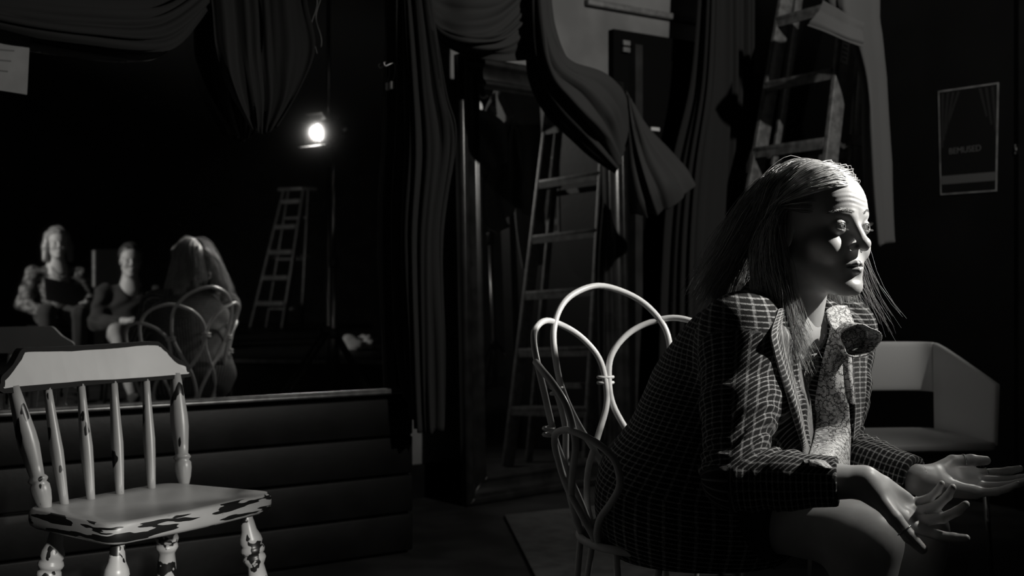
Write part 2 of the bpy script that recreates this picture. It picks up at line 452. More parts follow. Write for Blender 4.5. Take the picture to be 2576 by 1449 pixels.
sheet('jabot_curtain', [R_([(520, -120), (580, -110), (640, -115), (700, -110), (760, -120)], .06), R_([(535, 20), (590, 40), (650, 30), (710, 40), (772, 5)], .09), R_([(545, 120), (600, 150), (655, 140), (720, 150), (792, 120)], .10),
      R_([(575, 220), (620, 250), (665, 250), (715, 240), (752, 225)], .09), R_([(625, 312), (640, 328), (660, 338), (675, 332), (692, 322)], .08)],
      'black cloth tail hanging to a point left of reflected lamp', folds=6.5, amp=.016, seed=5, group=G, mat=M_drape)
for k, (x0, amp_, l) in enumerate(((790, 8, 135), (802, 7, 118))):
    pts = [P(x0+amp_*math.sin(t*.05+k), -30+t*(l+30)/150, yv(x0, .06)) for t in range(0, 151, 10)]
    v, f = tube(catmull(pts, 3), .0012, 5); tagset(mk('loose_thread', v, f, M_trim, None, True), ['longer wavy thread dangling beside black cloth tail', 'shorter wavy thread dangling right of longer one'][k], 'thread', 'threads beside the cloth tail')
YD = 3.62
sheet('hanging_drape', [[(1002, -90, YD), (1020, -90, YD), (1045, -90, YD-.02), (1068, -90, YD)], [(1003, 200, YD), (1035, 200, YD-.03), (1078, 200, YD-.03), (1118, 220, YD)], [(1001, 380, YD), (1040, 380, YD-.04), (1095, 370, YD-.04), (1146, 345, YD)],
      [(996, 600, YD), (1030, 600, YD-.04), (1075, 600, YD-.04), (1112, 590, YD)], [(1004, 880, YD), (1040, 890, YD-.04), (1080, 890, YD-.04), (1120, 880, YD)], [(1028, 1000, YD), (1050, 1080, YD-.03), (1085, 1090, YD-.04), (1118, 1070, YD)]],
      'long black drape hanging beside the standing mirror frame', folds=6.5, amp=.022, seed=8, group=G, nu=16, mat=M_drape_lit)
YS = 4.33
sheet('swag_curtain', [[(1058, -60, 4.1), (1110, -50, 4.2), (1180, -40, 4.2), (1260, -40, 4.25), (1345, -80, 4.3)], [(1062, 0, 4.08), (1110, 60, 4.12), (1180, 75, 4.13), (1260, 55, 4.2), (1345, -30, 4.28)], [(1066, 22, 4.08), (1115, 78, 4.1), (1190, 100, 4.1), (1270, 92, 4.2), (1342, 25, 4.26)], [(1075, 60, 4.2), (1130, 118, 4.2), (1205, 142, 4.22), (1285, 152, 4.25), (1340, 150, 4.3)]],
      'black swag sagging above the top of the standing mirror', folds=6, amp=.022, axis='v', seed=11, group=G, nu=14, nv=16, taper=[.1, 1, 1, .4], mat=M_drape_lit)
sheet('cascade_curtain', [[(1332, -60, 4.25), (1345, -60, 4.2), (1358, -60, 4.22), (1376, -60, 4.28)], [(1330, 60, 4.25), (1350, 60, 4.18), (1366, 60, 4.2), (1386, 80, 4.28)], [(1334, 180, 4.24), (1370, 175, 4.16), (1400, 165, 4.18), (1440, 165, 4.3)], [(1365, 268, 4.26), (1420, 250, 4.2), (1480, 220, 4.22), (1530, 196, 4.5)],
      [(1420, 330, 4.32), (1470, 310, 4.25), (1530, 280, 4.3), (1572, 235, 4.6)], [(1478, 388, 4.4), (1510, 360, 4.34), (1550, 330, 4.4), (1579, 290, 4.62)], [(1548, 436, 4.5), (1556, 420, 4.45), (1566, 390, 4.5), (1578, 355, 4.62)]],
      'black cloth cascading diagonally over standing mirror top right corner', folds=6.5, amp=.028, seed=13, group=G, nu=16, nv=10, taper=[.5, .8, 1, 1, 1, .7, .2], mat=M_drape_lit)
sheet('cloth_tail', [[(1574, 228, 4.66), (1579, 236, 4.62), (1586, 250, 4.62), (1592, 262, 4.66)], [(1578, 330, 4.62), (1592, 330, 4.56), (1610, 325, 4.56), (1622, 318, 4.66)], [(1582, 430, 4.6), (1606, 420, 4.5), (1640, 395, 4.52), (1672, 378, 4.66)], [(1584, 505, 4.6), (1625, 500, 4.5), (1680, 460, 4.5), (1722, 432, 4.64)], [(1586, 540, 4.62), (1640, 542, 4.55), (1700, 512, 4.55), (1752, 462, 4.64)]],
      'black cloth tail flaring right of standing mirror', folds=4.5, amp=.028, seed=17, group=G, nu=14, taper=[.2, .7, 1, 1, .6], mat=M_drape_lit)
sheet('back_curtain', [[(1770, -80, 5.2), (1800, -80, 5.15), (1840, -80, 5.2), (1900, -80, 5.25)], [(1745, 200, 5.2), (1790, 200, 5.12), (1840, 200, 5.2), (1898, 200, 5.25)], [(1688, 440, 5.15), (1760, 440, 5.05), (1830, 440, 5.2), (1890, 440, 5.25)], [(1665, 700, 5.1), (1745, 700, 5.0), (1820, 700, 5.15), (1886, 700, 5.25)], [(1650, 1120, 5.05), (1740, 1130, 5.0), (1815, 1130, 5.15), (1884, 1130, 5.25)]],
      'black floor-length curtain behind the stepladder', folds=9, amp=.025, seed=21, mat=M_drape2, nu=24, cat='curtain')

# ------------------------------------------------------------------ stepladder by the right wall
def stepladder(name, foot_mid, side, back, height, width, nstep, matr, label, parent_group=None, rear=.20, lab=False, stepd=.085):
    # side: unit vector along the steps, back: unit horizontal vector from the front feet to the rear feet
    root = thing(name, foot_mid, label, 'ladder', parent_group)
    tilt = .215*height*.95
    topm = foot_mid+back*tilt+Z*height; fwd = nrm(topm-foot_mid)
    perp = np.cross(side, fwd)
    wt = width*.62
    for s in (-1, 1):
        a = foot_mid+side*s*width/2; b = topm+side*s*wt/2
        v, f = box((a+b)/2, side*.012, nrm(np.cross(side, b-a))*.038, (b-a)/2); bevel(mk('rail', v, f, matr, root), .003)
        ra = foot_mid+back*rear+side*s*width*.55; rb = topm+back*.05+side*s*wt/2
        v, f = box((ra+rb)/2, side*.010, nrm(np.cross(side, rb-ra))*.022, (rb-ra)/2); bevel(mk('rear_rail', v, f, matr, root), .003)
        pa = a+(b-a)*.52; pb = ra+(rb-ra)*.52; mid = (pa+pb)/2-Z*.03
        v, f = join([box((pa+mid)/2, nrm(pa-mid)*np.linalg.norm(pa-mid)/2, Z*.010, side*.002), box((pb+mid)/2, nrm(pb-mid)*np.linalg.norm(pb-mid)/2, Z*.010, side*.002)])
        mk('spreader', v, f, M_steel, root)
        v, f = box(pb, back*.045, Z*.022, side*.016); mk('bracket', v, f, M_black, root)
    for i in range(nstep):
        t = (i+1)*.3/height*(height/height)
        if t > .97: break
        c = foot_mid+(topm-foot_mid)*t; hw = (width+(wt-width)*t)/2-.012
        v, f = box(c, side*hw, back*stepd/2, Z*.012); bevel(mk('step', v, f, matr, root), .004)
        v, f = box(c-back*stepd*.45-Z*.012, side*hw, back*.004, Z*.024); mk('step_lip', v, f, matr, root)
    for t in (.14, .5, .8):
        a = foot_mid+back*rear; b = topm+back*.05; c = a+(b-a)*t; hw = (width*1.1+(wt-width*1.1)*t)/2
        v, f = box(c, side*hw, back*.01, Z*.014); mk('rear_bar', v, f, matr, root)
    v, f = box(topm+back*.03+Z*.015, side*(wt/2+.03), back*.1, Z*.02); bevel(mk('top_cap', v, f, matr, root), .008)
    if lab:
        a = foot_mid+side*width/2; b = topm+side*wt/2
        for t0, t1 in ((.632, .70),):
            pa = a+(b-a)*t0; pb = a+(b-a)*t1
            # warning sticker on the outer face of the near rail
            pr = nrm(np.cross(side, b-a)); c = (pa+pb)/2+side*.0135
            v, f = box(c, side*.0008, pr*.024, (pb-pa)/2); st = mk('warning_sticker', v, f, M_paperw, root)
            for k in range(9):
                q = pa+(pb-pa)*(.08+.1*k)+side*.0147
                v, f = box(q, side*.0005, pr*(.017 if k % 3 else .011), nrm(b-a)*.003); mk('printed_line', v, f, M_print, st)
    return root
SD = nrm(V*-1.0)                                                   # along the right wall, towards the camera
LY = 4.78
mid_low = (P(1769, 1207, 4.62)+0)*1.0
lf = P(1768, 724, 4.90); lf[2] = 0
stepladder('stepladder', lf+SD*.25+U*.0, SD, U, 2.90, .52, 9, M_ladder, 'tall stepladder standing against the black wall with cloth over it', lab=True)
GL = None
ld = sheet('ladder_drape', [[(2064, -60, 4.557), (2110, -60, 4.503), (2160, -60, 4.503), (2206, -60, 4.665)], [(2072, 10, 4.557), (2110, 20, 4.481), (2165, 30, 4.481), (2208, 60, 4.665)], [(2120, 60, 4.557), (2150, 80, 4.503), (2180, 100, 4.503), (2216, 140, 4.665)], [(2166, 200, 4.611), (2182, 200, 4.557), (2200, 200, 4.557), (2220, 220, 4.665)],
      [(2170, 330, 4.611), (2186, 330, 4.535), (2206, 330, 4.557), (2228, 330, 4.665)], [(2176, 470, 4.611), (2194, 470, 4.535), (2214, 470, 4.557), (2236, 470, 4.665)], [(2192, 622, 4.611), (2206, 620, 4.557), (2224, 616, 4.579), (2243, 608, 4.665)]],
      'grey cloth thrown over stepladder hanging down its right side', folds=2.2, amp=.018, seed=23, mat=M_drapeg, nu=12)
sheet('flap', [[(2070, 5, 4.470), (2105, 25, 4.448), (2140, 45, 4.427), (2172, 62, 4.448)], [(2050, 40, 4.448), (2090, 58, 4.416), (2135, 78, 4.394), (2172, 92, 4.427)], [(2030, 64, 4.448), (2080, 82, 4.405), (2130, 104, 4.394), (2171, 119, 4.427)]], None, folds=1.5, amp=.008, axis='v', mat=M_drapeg, parent=ld)

# ------------------------------------------------------------------ poster on the right wall
tl, bl, tr, br = onu(2360, 229, UR-.004), onu(2366, 491, UR-.004), onu(2513, 207, UR-.004), onu(2508, 481, UR-.004)
po = thing('poster', (bl+br)/2, 'dark theatre poster with thin white border on right wall', 'poster')
def quad(a, b, c, d, off, m, name, par, th=.0012):
    n = -U; v, f = prism([a+n*off, b+n*off, c+n*off, d+n*off], n*th); return mk(name, v, f, m, par)
quad(bl, br, tr, tl, 0, M_trim, 'paper', po)
lp = lambda s, t: (bl*(1-s)+br*s)*(1-t)+(tl*(1-s)+tr*s)*t
quad(lp(.025, .015), lp(.975, .015), lp(.975, .985), lp(.025, .985), .0012, M_dark, 'print', po, .0006)
quad(lp(.03, .10), lp(.97, .10), lp(.97, .18), lp(.03, .18), .0018, M_print, 'footer_band', po, .0005)
for k, (s0, s1, t0) in enumerate(((.06, .04, .45), (.15, .07, .52), (.24, .10, .58), (.33, .14, .66), (.68, .80, .70), (.78, .88, .62), (.88, .95, .55))):
    quad(lp(s1, t0), lp(s1+.03, t0), lp(s0+.045, .97), lp(s0, .97), .0018, M_ink, 'printed_curtain_fold', po, .0004)
tc = bpy.data.curves.new('title', 'FONT'); tc.body = 'BEMUSED'; tc.size = .036; tc.extrude = .0003; tc.align_x = 'CENTER'
to = bpy.data.objects.new('title_tmp', tc); COL.objects.link(to)
dg = bpy.context.evaluated_depsgraph_get(); me = bpy.data.meshes.new_from_object(to.evaluated_get(dg)); bpy.data.objects.remove(to)
vv = np.array([v.co for v in me.vertices]); rt = nrm(br-bl); rt[2] = 0; rt = nrm(rt)
c = lp(.45, .385); wv = c+vv[:, :1]*rt[None]+vv[:, 1:2]*Z[None]+(.0022+vv[:, 2:3])*(-U)[None]
o = mk('title_lettering', wv, [tuple(p.vertices) for p in me.polygons], M_print, po)

# sheet of paper taped to the mirror, top left
tl, tr, br, bl = onv(-60, -60, VM-.004), onv(82, -40, VM-.004), onv(68, 238, VM-.004), onv(-60, 218, VM-.004)
pp = thing('paper_sheet', (bl+br)/2, 'pale sheet of paper taped to top left of mirror', 'paper')
v, f = prism([bl, br, tr, tl], -V*.0012); mk('sheet', v, f, M_paper, pp)
a = [onv(-50, -50, VM-.0055), onv(19, -45, VM-.0055), onv(17, 73, VM-.0055), onv(-50, 70, VM-.0055)]
v, f = prism(a[::-1], -V*.0006); mk('printed_block', v, f, M_dark, pp)
for k in range(3):
    y0 = 120+26*k; a = [onv(-40, y0, VM-.0055), onv(36-8*k, y0+6, VM-.0055), onv(36-8*k, y0+10, VM-.0055), onv(-40, y0+4, VM-.0055)]
    v, f = prism(a[::-1], -V*.0005); mk('printed_line', v, f, M_print, pp)
# small hook with twisted wire beside the drape
c = onv(986, 214, VM-.015)
hk = thing('wall_hook', c, 'small pale clip with a curled wire beside drape', 'hook')
v, f = box(c, U*.006, V*.006, Z*.013); bevel(mk('clip', v, f, M_paperw, hk), .003)
pts = [onv(x, y, VM-.02) for x, y in ((990, 200), (994, 178), (992, 160), (984, 160), (977, 163), (971, 166), (966, 160), (970, 155))]
v, f = tube(catmull(pts, 4), .0016, 6); mk('wire', v, f, M_steel, hk, True)
# floor mat behind the chair
q = [P(1268, 1302, 1), P(1600, 1268, 1), P(1850, 1449, 1), P(1352, 1470, 1)]
q = [np.array((0, 0, H))+(p-np.array((0, 0, H)))*H/(H-p[2]) for p in q]
v, f = prism(q, Z*.012); mt = mk('floor_mat', v, f, M_mat); bevel(mt, .004); tagset(mt, 'grey rectangular mat on floor behind the wire chair', 'mat')
# ================================================================== wire chair
SC = np.array((.29, 2.18, 0)); SZ = .395
wc = thing('wire_chair', SC, 'white wire chair with looped petal back under the seated woman', 'chair')
def wp(az, r, z): a = math.radians(az); return np.array((SC[0]+r*math.cos(a), SC[1]+r*math.sin(a), z))
GS = [(0, .05), (.10, .10), (.26, .36), (.42, .74), (.56, .97), (.68, 1.0), (.80, .93), (.90, .70), (.965, .40), (1, 0)]
petals = [(112, .885, 35), (148, .812, 35), (76, .815, 35), (182, .735, 33), (42, .735, 33), (213, .617, 28), (11, .617, 28)]
for az, zt, hw in petals:
    pts = []
    for s, g in GS: pts.append(wp(az-hw*g, .152+.118*s**.85*((zt-SZ)/.49)**.7, SZ+(zt-SZ)*s))
    for s, g in GS[-2::-1]: pts.append(wp(az+hw*g, .152+.118*s**.85*((zt-SZ)/.49)**.7, SZ+(zt-SZ)*s))
    v, f = tube(catmull(pts, 5), .0068, 10); mk('back_loop', v, f, M_wirewhite, wc, True)
def clampat(az, z, r):
    t = np.array((-math.sin(math.radians(az)), math.cos(math.radians(az)), 0)); n = np.array((math.cos(math.radians(az)), math.sin(math.radians(az)), 0))
    for dz in (-.006, .006):
        c = wp(az, r, z+dz); pts = [c+t*.0175*math.cos(q)+n*.0105*math.sin(q) for q in np.linspace(0, 2*math.pi, 20)[:-1]]
        v, f = tube(pts, .0036, 6, closed=True); mk('wire_clamp', v, f, M_wirewhite, wc, True)
clampat(112, .682, .236); clampat(148, .668, .232); clampat(77, .668, .232); clampat(182, .60, .218); clampat(42, .60, .218)
ring = [wp(a, .158, SZ) for a in range(0, 360, 10)]
v, f = tube(ring, .008, 10, closed=True); mk('seat_ring', v, f, M_wirewhite, wc, True)
ring = [wp(a, .135, SZ-.2) for a in range(0, 360, 10)]
v, f = tube(ring, .005, 8, closed=True); mk('leg_ring', v, f, M_wirewhite, wc, True)
v, f = lathe([(.0, 0), (.135, .02), (.150, .2), (.150, .55), (.135, .85), (.08, .97), (0, 1)], (*SC[:2], SZ-.012), (*SC[:2], SZ+.028), 40); mk('seat_pad', v, f, M_dkcloth, wc, True)
for a in (65, 155, 245, 335):
    pts = [wp(a-14, .155, SZ), wp(a-8, .17, .25), wp(a-2, .21, .012), wp(a+2, .212, .007), wp(a+6, .205, .012), wp(a+12, .17, .25), wp(a+18, .155, SZ)]
    v, f = tube(catmull(pts, 6), .0065, 8); mk('leg', v, f, M_wirewhite, wc, True)

# ================================================================== painted wooden chair
FL, FR = np.array((-.742, 2.055, 0)), np.array((-.503, 2.405, 0))
E1 = nrm(FR-FL); FC = np.array((E1[1], -E1[0], 0)); CW = np.linalg.norm(FR-FL); CM = (FL+FR)/2; D = .335; ZS = .44
woc = thing('wooden_chair', CM-FC*D/2, 'white wooden spindle-back chair with chipped black edges at left', 'chair')
def cl(s, b, z): return CM+E1*s-FC*b+Z*z             # s lateral, b distance behind front edge
cs = [(-CW/2, 0), (CW/2, 0), (CW/2*.86, D), (-CW/2*.86, D)]
out = []
for i in range(4):
    p0, p1, p2 = (np.array(cs[(i+k-1) % 4]) for k in range(3))
    rr = .045 if i < 2 else .05
    a = p1+nrm(p0-p1)*rr; b = p1+nrm(p2-p1)*rr
    for t in np.linspace(0, 1, 7): out.append((1-t)**2*a+2*t*(1-t)*p1+t*t*b)
    if i == 0:
        for t in np.linspace(.1, .9, 7): q = b*(1-t)+(np.array(cs[1])-nrm(np.array(cs[1])-p1)*rr)*t; out.append(q+np.array((0, -.012*math.sin(math.pi*t))))
out = np.array(out); n = len(out); cen = out.mean(0)
lay = [(.955, ZS-.040), (.99, ZS-.034), (1.0, ZS-.024), (1.0, ZS-.012), (.988, ZS-.004), (.965, ZS), (.75, ZS-.003), (.45, ZS-.006), (.15, ZS-.007)]
vs, fs, fm = [], [], []
for k, (sc, z) in enumerate(lay):
    for q in out:
        q2 = cen+(q-cen)*sc; vs.append(cl(q2[0], q2[1], z-.02*(q2[1]/D-.0)*.35))
for k in range(len(lay)-1):
    for i in range(n):
        j = (i+1) % n; fs.append((k*n+i, k*n+j, (k+1)*n+j, (k+1)*n+i)); fm.append(1 if k < 4 else (1 if k == 4 and i % 5 else 0))
fs.append(tuple(range(n))[::-1]); fm.append(1); fs.append(tuple((len(lay)-1)*n+i for i in range(n))); fm.append(0)
seat = mk('seat', vs, fs, None, woc, True, mats=[M_chairseat, M_chairedge], fmat=fm)
seat['label'] = 'worn seat with black edge'
sb = D-.045                                        # where the back stands
def backpt(t, s): return cl(s*(1+.17*t)+.028, sb+.01+.065*t+.012*(1-(s/.19)**2)*t, ZS-.016+.248*t)
stile = [(.010, 0), (.012, .02), (.0165, .08), (.0195, .15), (.0195, .20), (.015, .225), (.018, .235), (.020, .25), (.018, .265), (.0145, .28), (.0165, .36), (.0205, .52), (.020, .62), (.0155, .82), (.0115, 1)]
spin = [(.0085, 0), (.0095, .1), (.0125, .32), (.0135, .45), (.0115, .62), (.0095, .82), (.0085, 1)]
for s in (-.175, .175):
    v, f = lathe(stile, backpt(0, s), backpt(1.02, s), 20); mk('back_post', v, f, M_chairw, woc, True)
for s, s2 in ((-.132, -.107), (-.070, -.036), (.002, .035), (.085, .107)):
    v, f = lathe(spin, backpt(0, s), backpt(1.02, s2), 16); mk('spindle', v, f, M_chairw, woc, True)
L = .236
o2 = [(-1, 0), (-.5, -.001), (0, .001), (.5, 0), (1, .002), (1.01, .022), (.99, .034), (.93, .044), (.86, .056), (.80, .072), (.75, .085), (.68, .089), (.35, .088), (0, .087), (-.35, .087), (-.68, .089), (-.75, .085), (-.80, .072), (-.86, .056), (-.93, .044), (-.99, .034), (-1.01, .022)]
o2 = catmull([(a*L, b, 0) for a, b in o2], 3, closed=True)[:, :2]; n = len(o2)
tg = np.roll(o2, -1, 0)-np.roll(o2, 1, 0); tg /= np.linalg.norm(tg, axis=1, keepdims=True); inn = np.stack([-tg[:, 1], tg[:, 0]], 1)
rs = np.random.RandomState(4); jit = np.convolve(np.tile(rs.uniform(.005, .015, n), 3), np.ones(4)/4, 'same')[n:2*n]
o3 = o2+inn*jit[:, None]
def crp(q, d):
    t = 1.0; base = backpt(1, q[0]/1.17); lean = .32
    return base+Z*(q[1]-.006)-FC*(q[1]*lean)+FC*d
layers = [(o2, -.011), (o2, .008), (o2*[.997, .985]+[0, .0006], .0105), (o3, .0112)]
vs = np.vstack([[crp(q, d) for q in lay_] for lay_, d in layers]); fs, fm = [], []
for k in range(3):
    for i in range(n):
        j = (i+1) % n; fs.append((k*n+i, k*n+j, (k+1)*n+j, (k+1)*n+i)); fm.append(1)
# faces of front (white field) and back as strips between matching left/right points are n-gons
fs.append(tuple(3*n+i for i in range(n))); fm.append(0); fs.append(tuple(range(n))[::-1]); fm.append(0)
cr = mk('crest_rail', vs, fs, None, woc, False, mats=[M_chairplain, M_blackpaint], fmat=fm); cr['label'] = 'shaped top rail outlined in black'
bm = bmesh.new(); bm.from_mesh(cr.data); bmesh.ops.recalc_face_normals(bm, faces=bm.faces); bmesh.ops.triangulate(bm, faces=[x for x in bm.faces if len(x.verts) > 4]); bm.to_mesh(cr.data); bm.free()
legp = [(.0125, 0), (.0135, .05), (.0165, .11), (.0225, .145), (.0245, .17), (.021, .19), (.024, .20), (.026, .215), (.024, .23), (.020, .238), (.0235, .25), (.025, .265), (.022, .28), (.0175, .30), (.020, .36), (.0225, .48), (.0205, .62), (.016, .78), (.020, .80), (.020, .82), (.0145, .84), (.012, 1)]
legc = {}
for nm, s, b, ds, db in (('fl', -.155, .055, -.055, -.05), ('fr', .165, .055, .06, -.045), ('rl', -.135, D-.06, -.045, .06), ('rr', .135, D-.06, .045, .06)):
    a, b_ = cl(s, b, ZS-.038), cl(s+ds, b+db, 0)
    v, f = lathe(legp, a, b_, 24); mk('leg', v, f, M_chairleg, woc, True); legc[nm] = (a, b_)
strp = [(.007, 0), (.010, .2), (.0145, .5), (.010, .8), (.007, 1)]
mid = lambda k, t: legc[k][0]+(legc[k][1]-legc[k][0])*t
for a, b in (('fl', 'rl'), ('fr', 'rr')):
    v, f = lathe(strp, mid(a, .62), mid(b, .62), 14); mk('stretcher', v, f, M_chairw, woc, True)
v, f = lathe(strp, (mid('fl', .62)+mid('rl', .62))/2, (mid('fr', .62)+mid('rr', .62))/2, 14); mk('stretcher', v, f, M_chairw, woc, True)

# ================================================================== white shell armchair
AE = nrm((.985, .10, 0)); AB = np.array((-AE[1], AE[0], 0)); AF = np.array((1.375, 3.16, 0)); AW = .56
ac = thing('shell_armchair', AF-AE*AW/2+AB*.2, 'white moulded shell armchair with open lower back behind woman', 'chair')
def apath():
    pts = [(0, 0), (0, .12), (0, .26), (-.005, .33), (-.025, .375), (-.07, .395), (-.16, .40), (-.28, .402)]
    pts += [(-AW-a, b) for a, b in pts[-2::-1]]
    return catmull([(a, b, 0) for a, b in pts], 4)
pth = apath(); tarc = np.concatenate([[0], np.cumsum(np.linalg.norm(np.diff(pth, axis=0), axis=1))]); tarc /= tarc[-1]
def ashell(i, z):                                   # flare grows with height
    a, b = pth[i][:2]; fl = (z-.43)*.22
    cxm = -AW/2; a2 = cxm+(a-cxm)*(1+fl*.5); b2 = b+fl*.45*(b/.4)
    return AF+AE*a2+AB*b2+Z*z
ztop = lambda b: .607+(.708-.607)*min(1, max(0, b/.34))
nP = len(pth)
def strip(name, idx, zb, mat, nz=8):
    vs = [ashell(i, zb(i)+(ztop(pth[i][1])-zb(i))*k/nz) for i in idx for k in range(nz+1)]
    fs = [(i*(nz+1)+k, (i+1)*(nz+1)+k, (i+1)*(nz+1)+k+1, i*(nz+1)+k+1) for i in range(len(idx)-1) for k in range(nz)]
    o = mk(name, vs, fs, mat, ac, True); m = o.modifiers.new('t', 'SOLIDIFY'); m.thickness = .016; m.offset = 0
    m = o.modifiers.new('b', 'BEVEL'); m.width = .005; m.segments = 2; m.limit_method = 'ANGLE'; return o
iC = [i for i in range(nP) if pth[i][1] > .335]; i0, i1 = iC[0], iC[-1]
strip('back_band', list(range(i0, i1+1)), lambda i: .552, M_plastic)
strip('arm', list(range(0, i0+1)), lambda i: .43, M_plastic); strip('arm', list(range(i1, nP)), lambda i: .43, M_plastic)
sp = [(0, -.0), (0, .30), (-.03, .345), (-.08, .36), (-AW+.08, .36), (-AW+.03, .345), (-AW, .30), (-AW, 0), (-AW+.02, -.012), (-.02, -.012)]
v, f = prism([AF+AE*a+AB*b+Z*.418 for a, b in sp], Z*.024); bevel(mk('seat', v, f, M_plastic, ac), .009, 3)
for a, b, da, db in ((-.03, .02, .02, -.02), (-AW+.03, .02, -.02, -.02), (-.06, .33, .02, .05), (-AW+.06, .33, -.02, .05)):
    p0, p1 = AF+AE*a+AB*b+Z*.416, AF+AE*(a+da)+AB*(b+db)
    v, f = tube([p0, p0+(p1-p0)*.5, p1], [.0085, .008, .007], 10); mk('leg', v, f, M_chrome, ac, True)
v, f = join([box(AF+AE*(-AW/2)+AB*b+Z*.402, AE*(AW/2-.05), AB*.01, Z*.008) for b in (.03, .31)]); mk('under_frame', v, f, M_black, ac)

# ================================================================== stage lamps
def lamp(name, lens, aim, label, lensmat, s=1., stand=True, wall=None, off=.035, doors=None, snoot=0):
    d = nrm(aim-lens); lens = lens-d*off
    side = nrm(np.cross(d, Z)); up = np.cross(side, d)
    if doors is None: doors = ((side, up, 50, 1), (-side, up, 50, 1), (up, side, 40, 1.2), (-up, side, 0, 2.))
    elif doors == 'key': doors = ((side, up, 8, 2.2), (-side, up, 50, 1), (up, side, 40, 1.2), (-up, side, 0, 2.68))
    if snoot:
        v, f = lathe([(.09*s, 0), (.088*s, .1), (.088*s, 1)], lens+d*.01*s, lens+d*snoot, 24)
    c = lens-d*.12*s
    base = np.array((c[0], c[1], 0)) if stand else c
    root = thing(name, base, label, 'stage lamp')
    if snoot: sn = mk('snoot', v, f[:-2], M_black, root, True); m = sn.modifiers.new('t', 'SOLIDIFY'); m.thickness = .003
    v, f = lathe([(.03*s, 0), (.07*s, .03), (.078*s, .1), (.078*s, .62), (.085*s, .66), (.092*s, .70), (.092*s, 1)], lens-d*.235*s, lens+d*.012*s, 28); 
    f = f[:-1]                                       # open at the front
    hs = mk('housing', v, f, M_black, root, True); m = hs.modifiers.new('t', 'SOLIDIFY'); m.thickness = .004; m.offset = -1
    for k in range(4):                               # cooling ribs
        cc = lens-d*(.10+.028*k)*s; pts = [cc+.081*s*(side*math.cos(q)+up*math.sin(q)) for q in np.linspace(0, 2*math.pi, 25)[:-1]]
        v, f = tube(pts, .004*s, 6, closed=True); mk('cooling_rib', v, f, M_black, hs, True)
    v, f = lathe([(0, 0), (.062*s, .05), (.062*s, .3), (.045*s, .75), (0, 1)], lens-d*.014*s, lens+d*.008*s, 28); mk('lens', v, f, lensmat, root, True)
    for q, wd, fl, ln in doors:   # barn doors
        e = nrm(d*math.cos(math.radians(fl))+q*math.sin(math.radians(fl)))*ln; h0 = lens+d*.012*s+q*.092*s
        v, f = prism([h0-wd*.062*s, h0+wd*.062*s, h0+e*.07*s+wd*.085*s, h0+e*.07*s-wd*.085*s], nrm(np.cross(e, wd))*.0025); mk('barn_door', v, f, M_black, root)
    yk = [c+side*.10*s+up*.0, c+side*.105*s-Z*.06*s, c+side*.07*s-Z*.135*s, c-Z*.15*s, c-side*.07*s-Z*.135*s, c-side*.105*s-Z*.06*s, c-side*.10*s]
    v, f = tube(catmull(yk, 5), .009*s, 8); mk('yoke', v, f, M_black, root, True)
    hd = [c-d*.08*s+up*.07*s, c-d*.06*s+up*.125*s, c-d*.0+up*.135*s, c+d*.05*s+up*.105*s]
    v, f = tube(catmull(hd, 5), .008*s, 8); mk('handle', v, f, M_steel, root, True)
    v, f = lathe([(.018*s, 0), (.022*s, .2), (.022*s, .8), (.016*s, 1)], c+side*.10*s, c+side*.14*s, 12); mk('tilt_knob', v, f, M_steel, root, True)
    if stand:
        b = base.copy(); top = c[2]-.15*s; hub = min(.62, top*.4)
        v, f = tube([b+Z*hub*.55, b+Z*hub, b+Z*top*.62], .0165, 12); mk('lower_pole', v, f, M_steel, root, True)
        v, f = tube([b+Z*top*.6, b+Z*top], .0125, 12); mk('upper_pole', v, f, M_steel, root, True)
        v, f = lathe([(.022, 0), (.026, .2), (.026, .8), (.022, 1)], b+Z*top*.595, b+Z*top*.635, 14); mk('collar', v, f, M_black, root, True)
        v, f = lathe([(.028, 0), (.032, .3), (.032, .7), (.026, 1)], b+Z*(hub-.03), b+Z*(hub+.03), 14); mk('hub', v, f, M_black, root, True)
        for k in range(3):
            a = math.radians(95+120*k+name.__len__()*0); h = np.array((math.cos(a), math.sin(a), 0))
            v, f = tube([b+Z*hub+h*.03, b+h*.46*(hub/.62)+Z*.012], .011, 10); mk('leg', v, f, M_black, root, True)
            v, f = tube([b+Z*hub*.58+h*.02, b+h*.25*(hub/.62)+Z*hub*.5], .006, 8); mk('brace', v, f, M_black, root, True)
    else:
        v, f = tube([c-Z*.15*s, c-Z*.16*s+U*.05, wall-U*.012], .01, 8); mk('wall_arm', v, f, M_black, root, True)
        v, f = box(wall-U*.006, U*.006, V*.04, Z*.05); mk('wall_plate', v, f, M_black, root)
    return root
lamp('stage_lamp', KEY, KEY_AIM, 'lit fresnel lamp on tripod stand seen in the wall mirror', M_lens, .75, doors='key')
lamp('stage_lamp', BACK, BACK_AIM, 'taller lamp on stand behind the fresnel lamp aimed at ladder', M_lens2, .7, doors=(), snoot=.135)
lamp('stage_lamp', LOW, LOW_AIM, 'smaller lamp on low stand beside the camera aimed at wooden chair', M_lens2, .8)
lamp('stage_lamp', HALL, HALL_AIM, 'lamp on stand in the dark hall aimed at the listeners', M_lens2, .9)
lamp('stage_lamp', SIDE, SIDE_AIM, 'small lamp on stand in doorway seen as spot in standing mirror', M_lens2, .5)

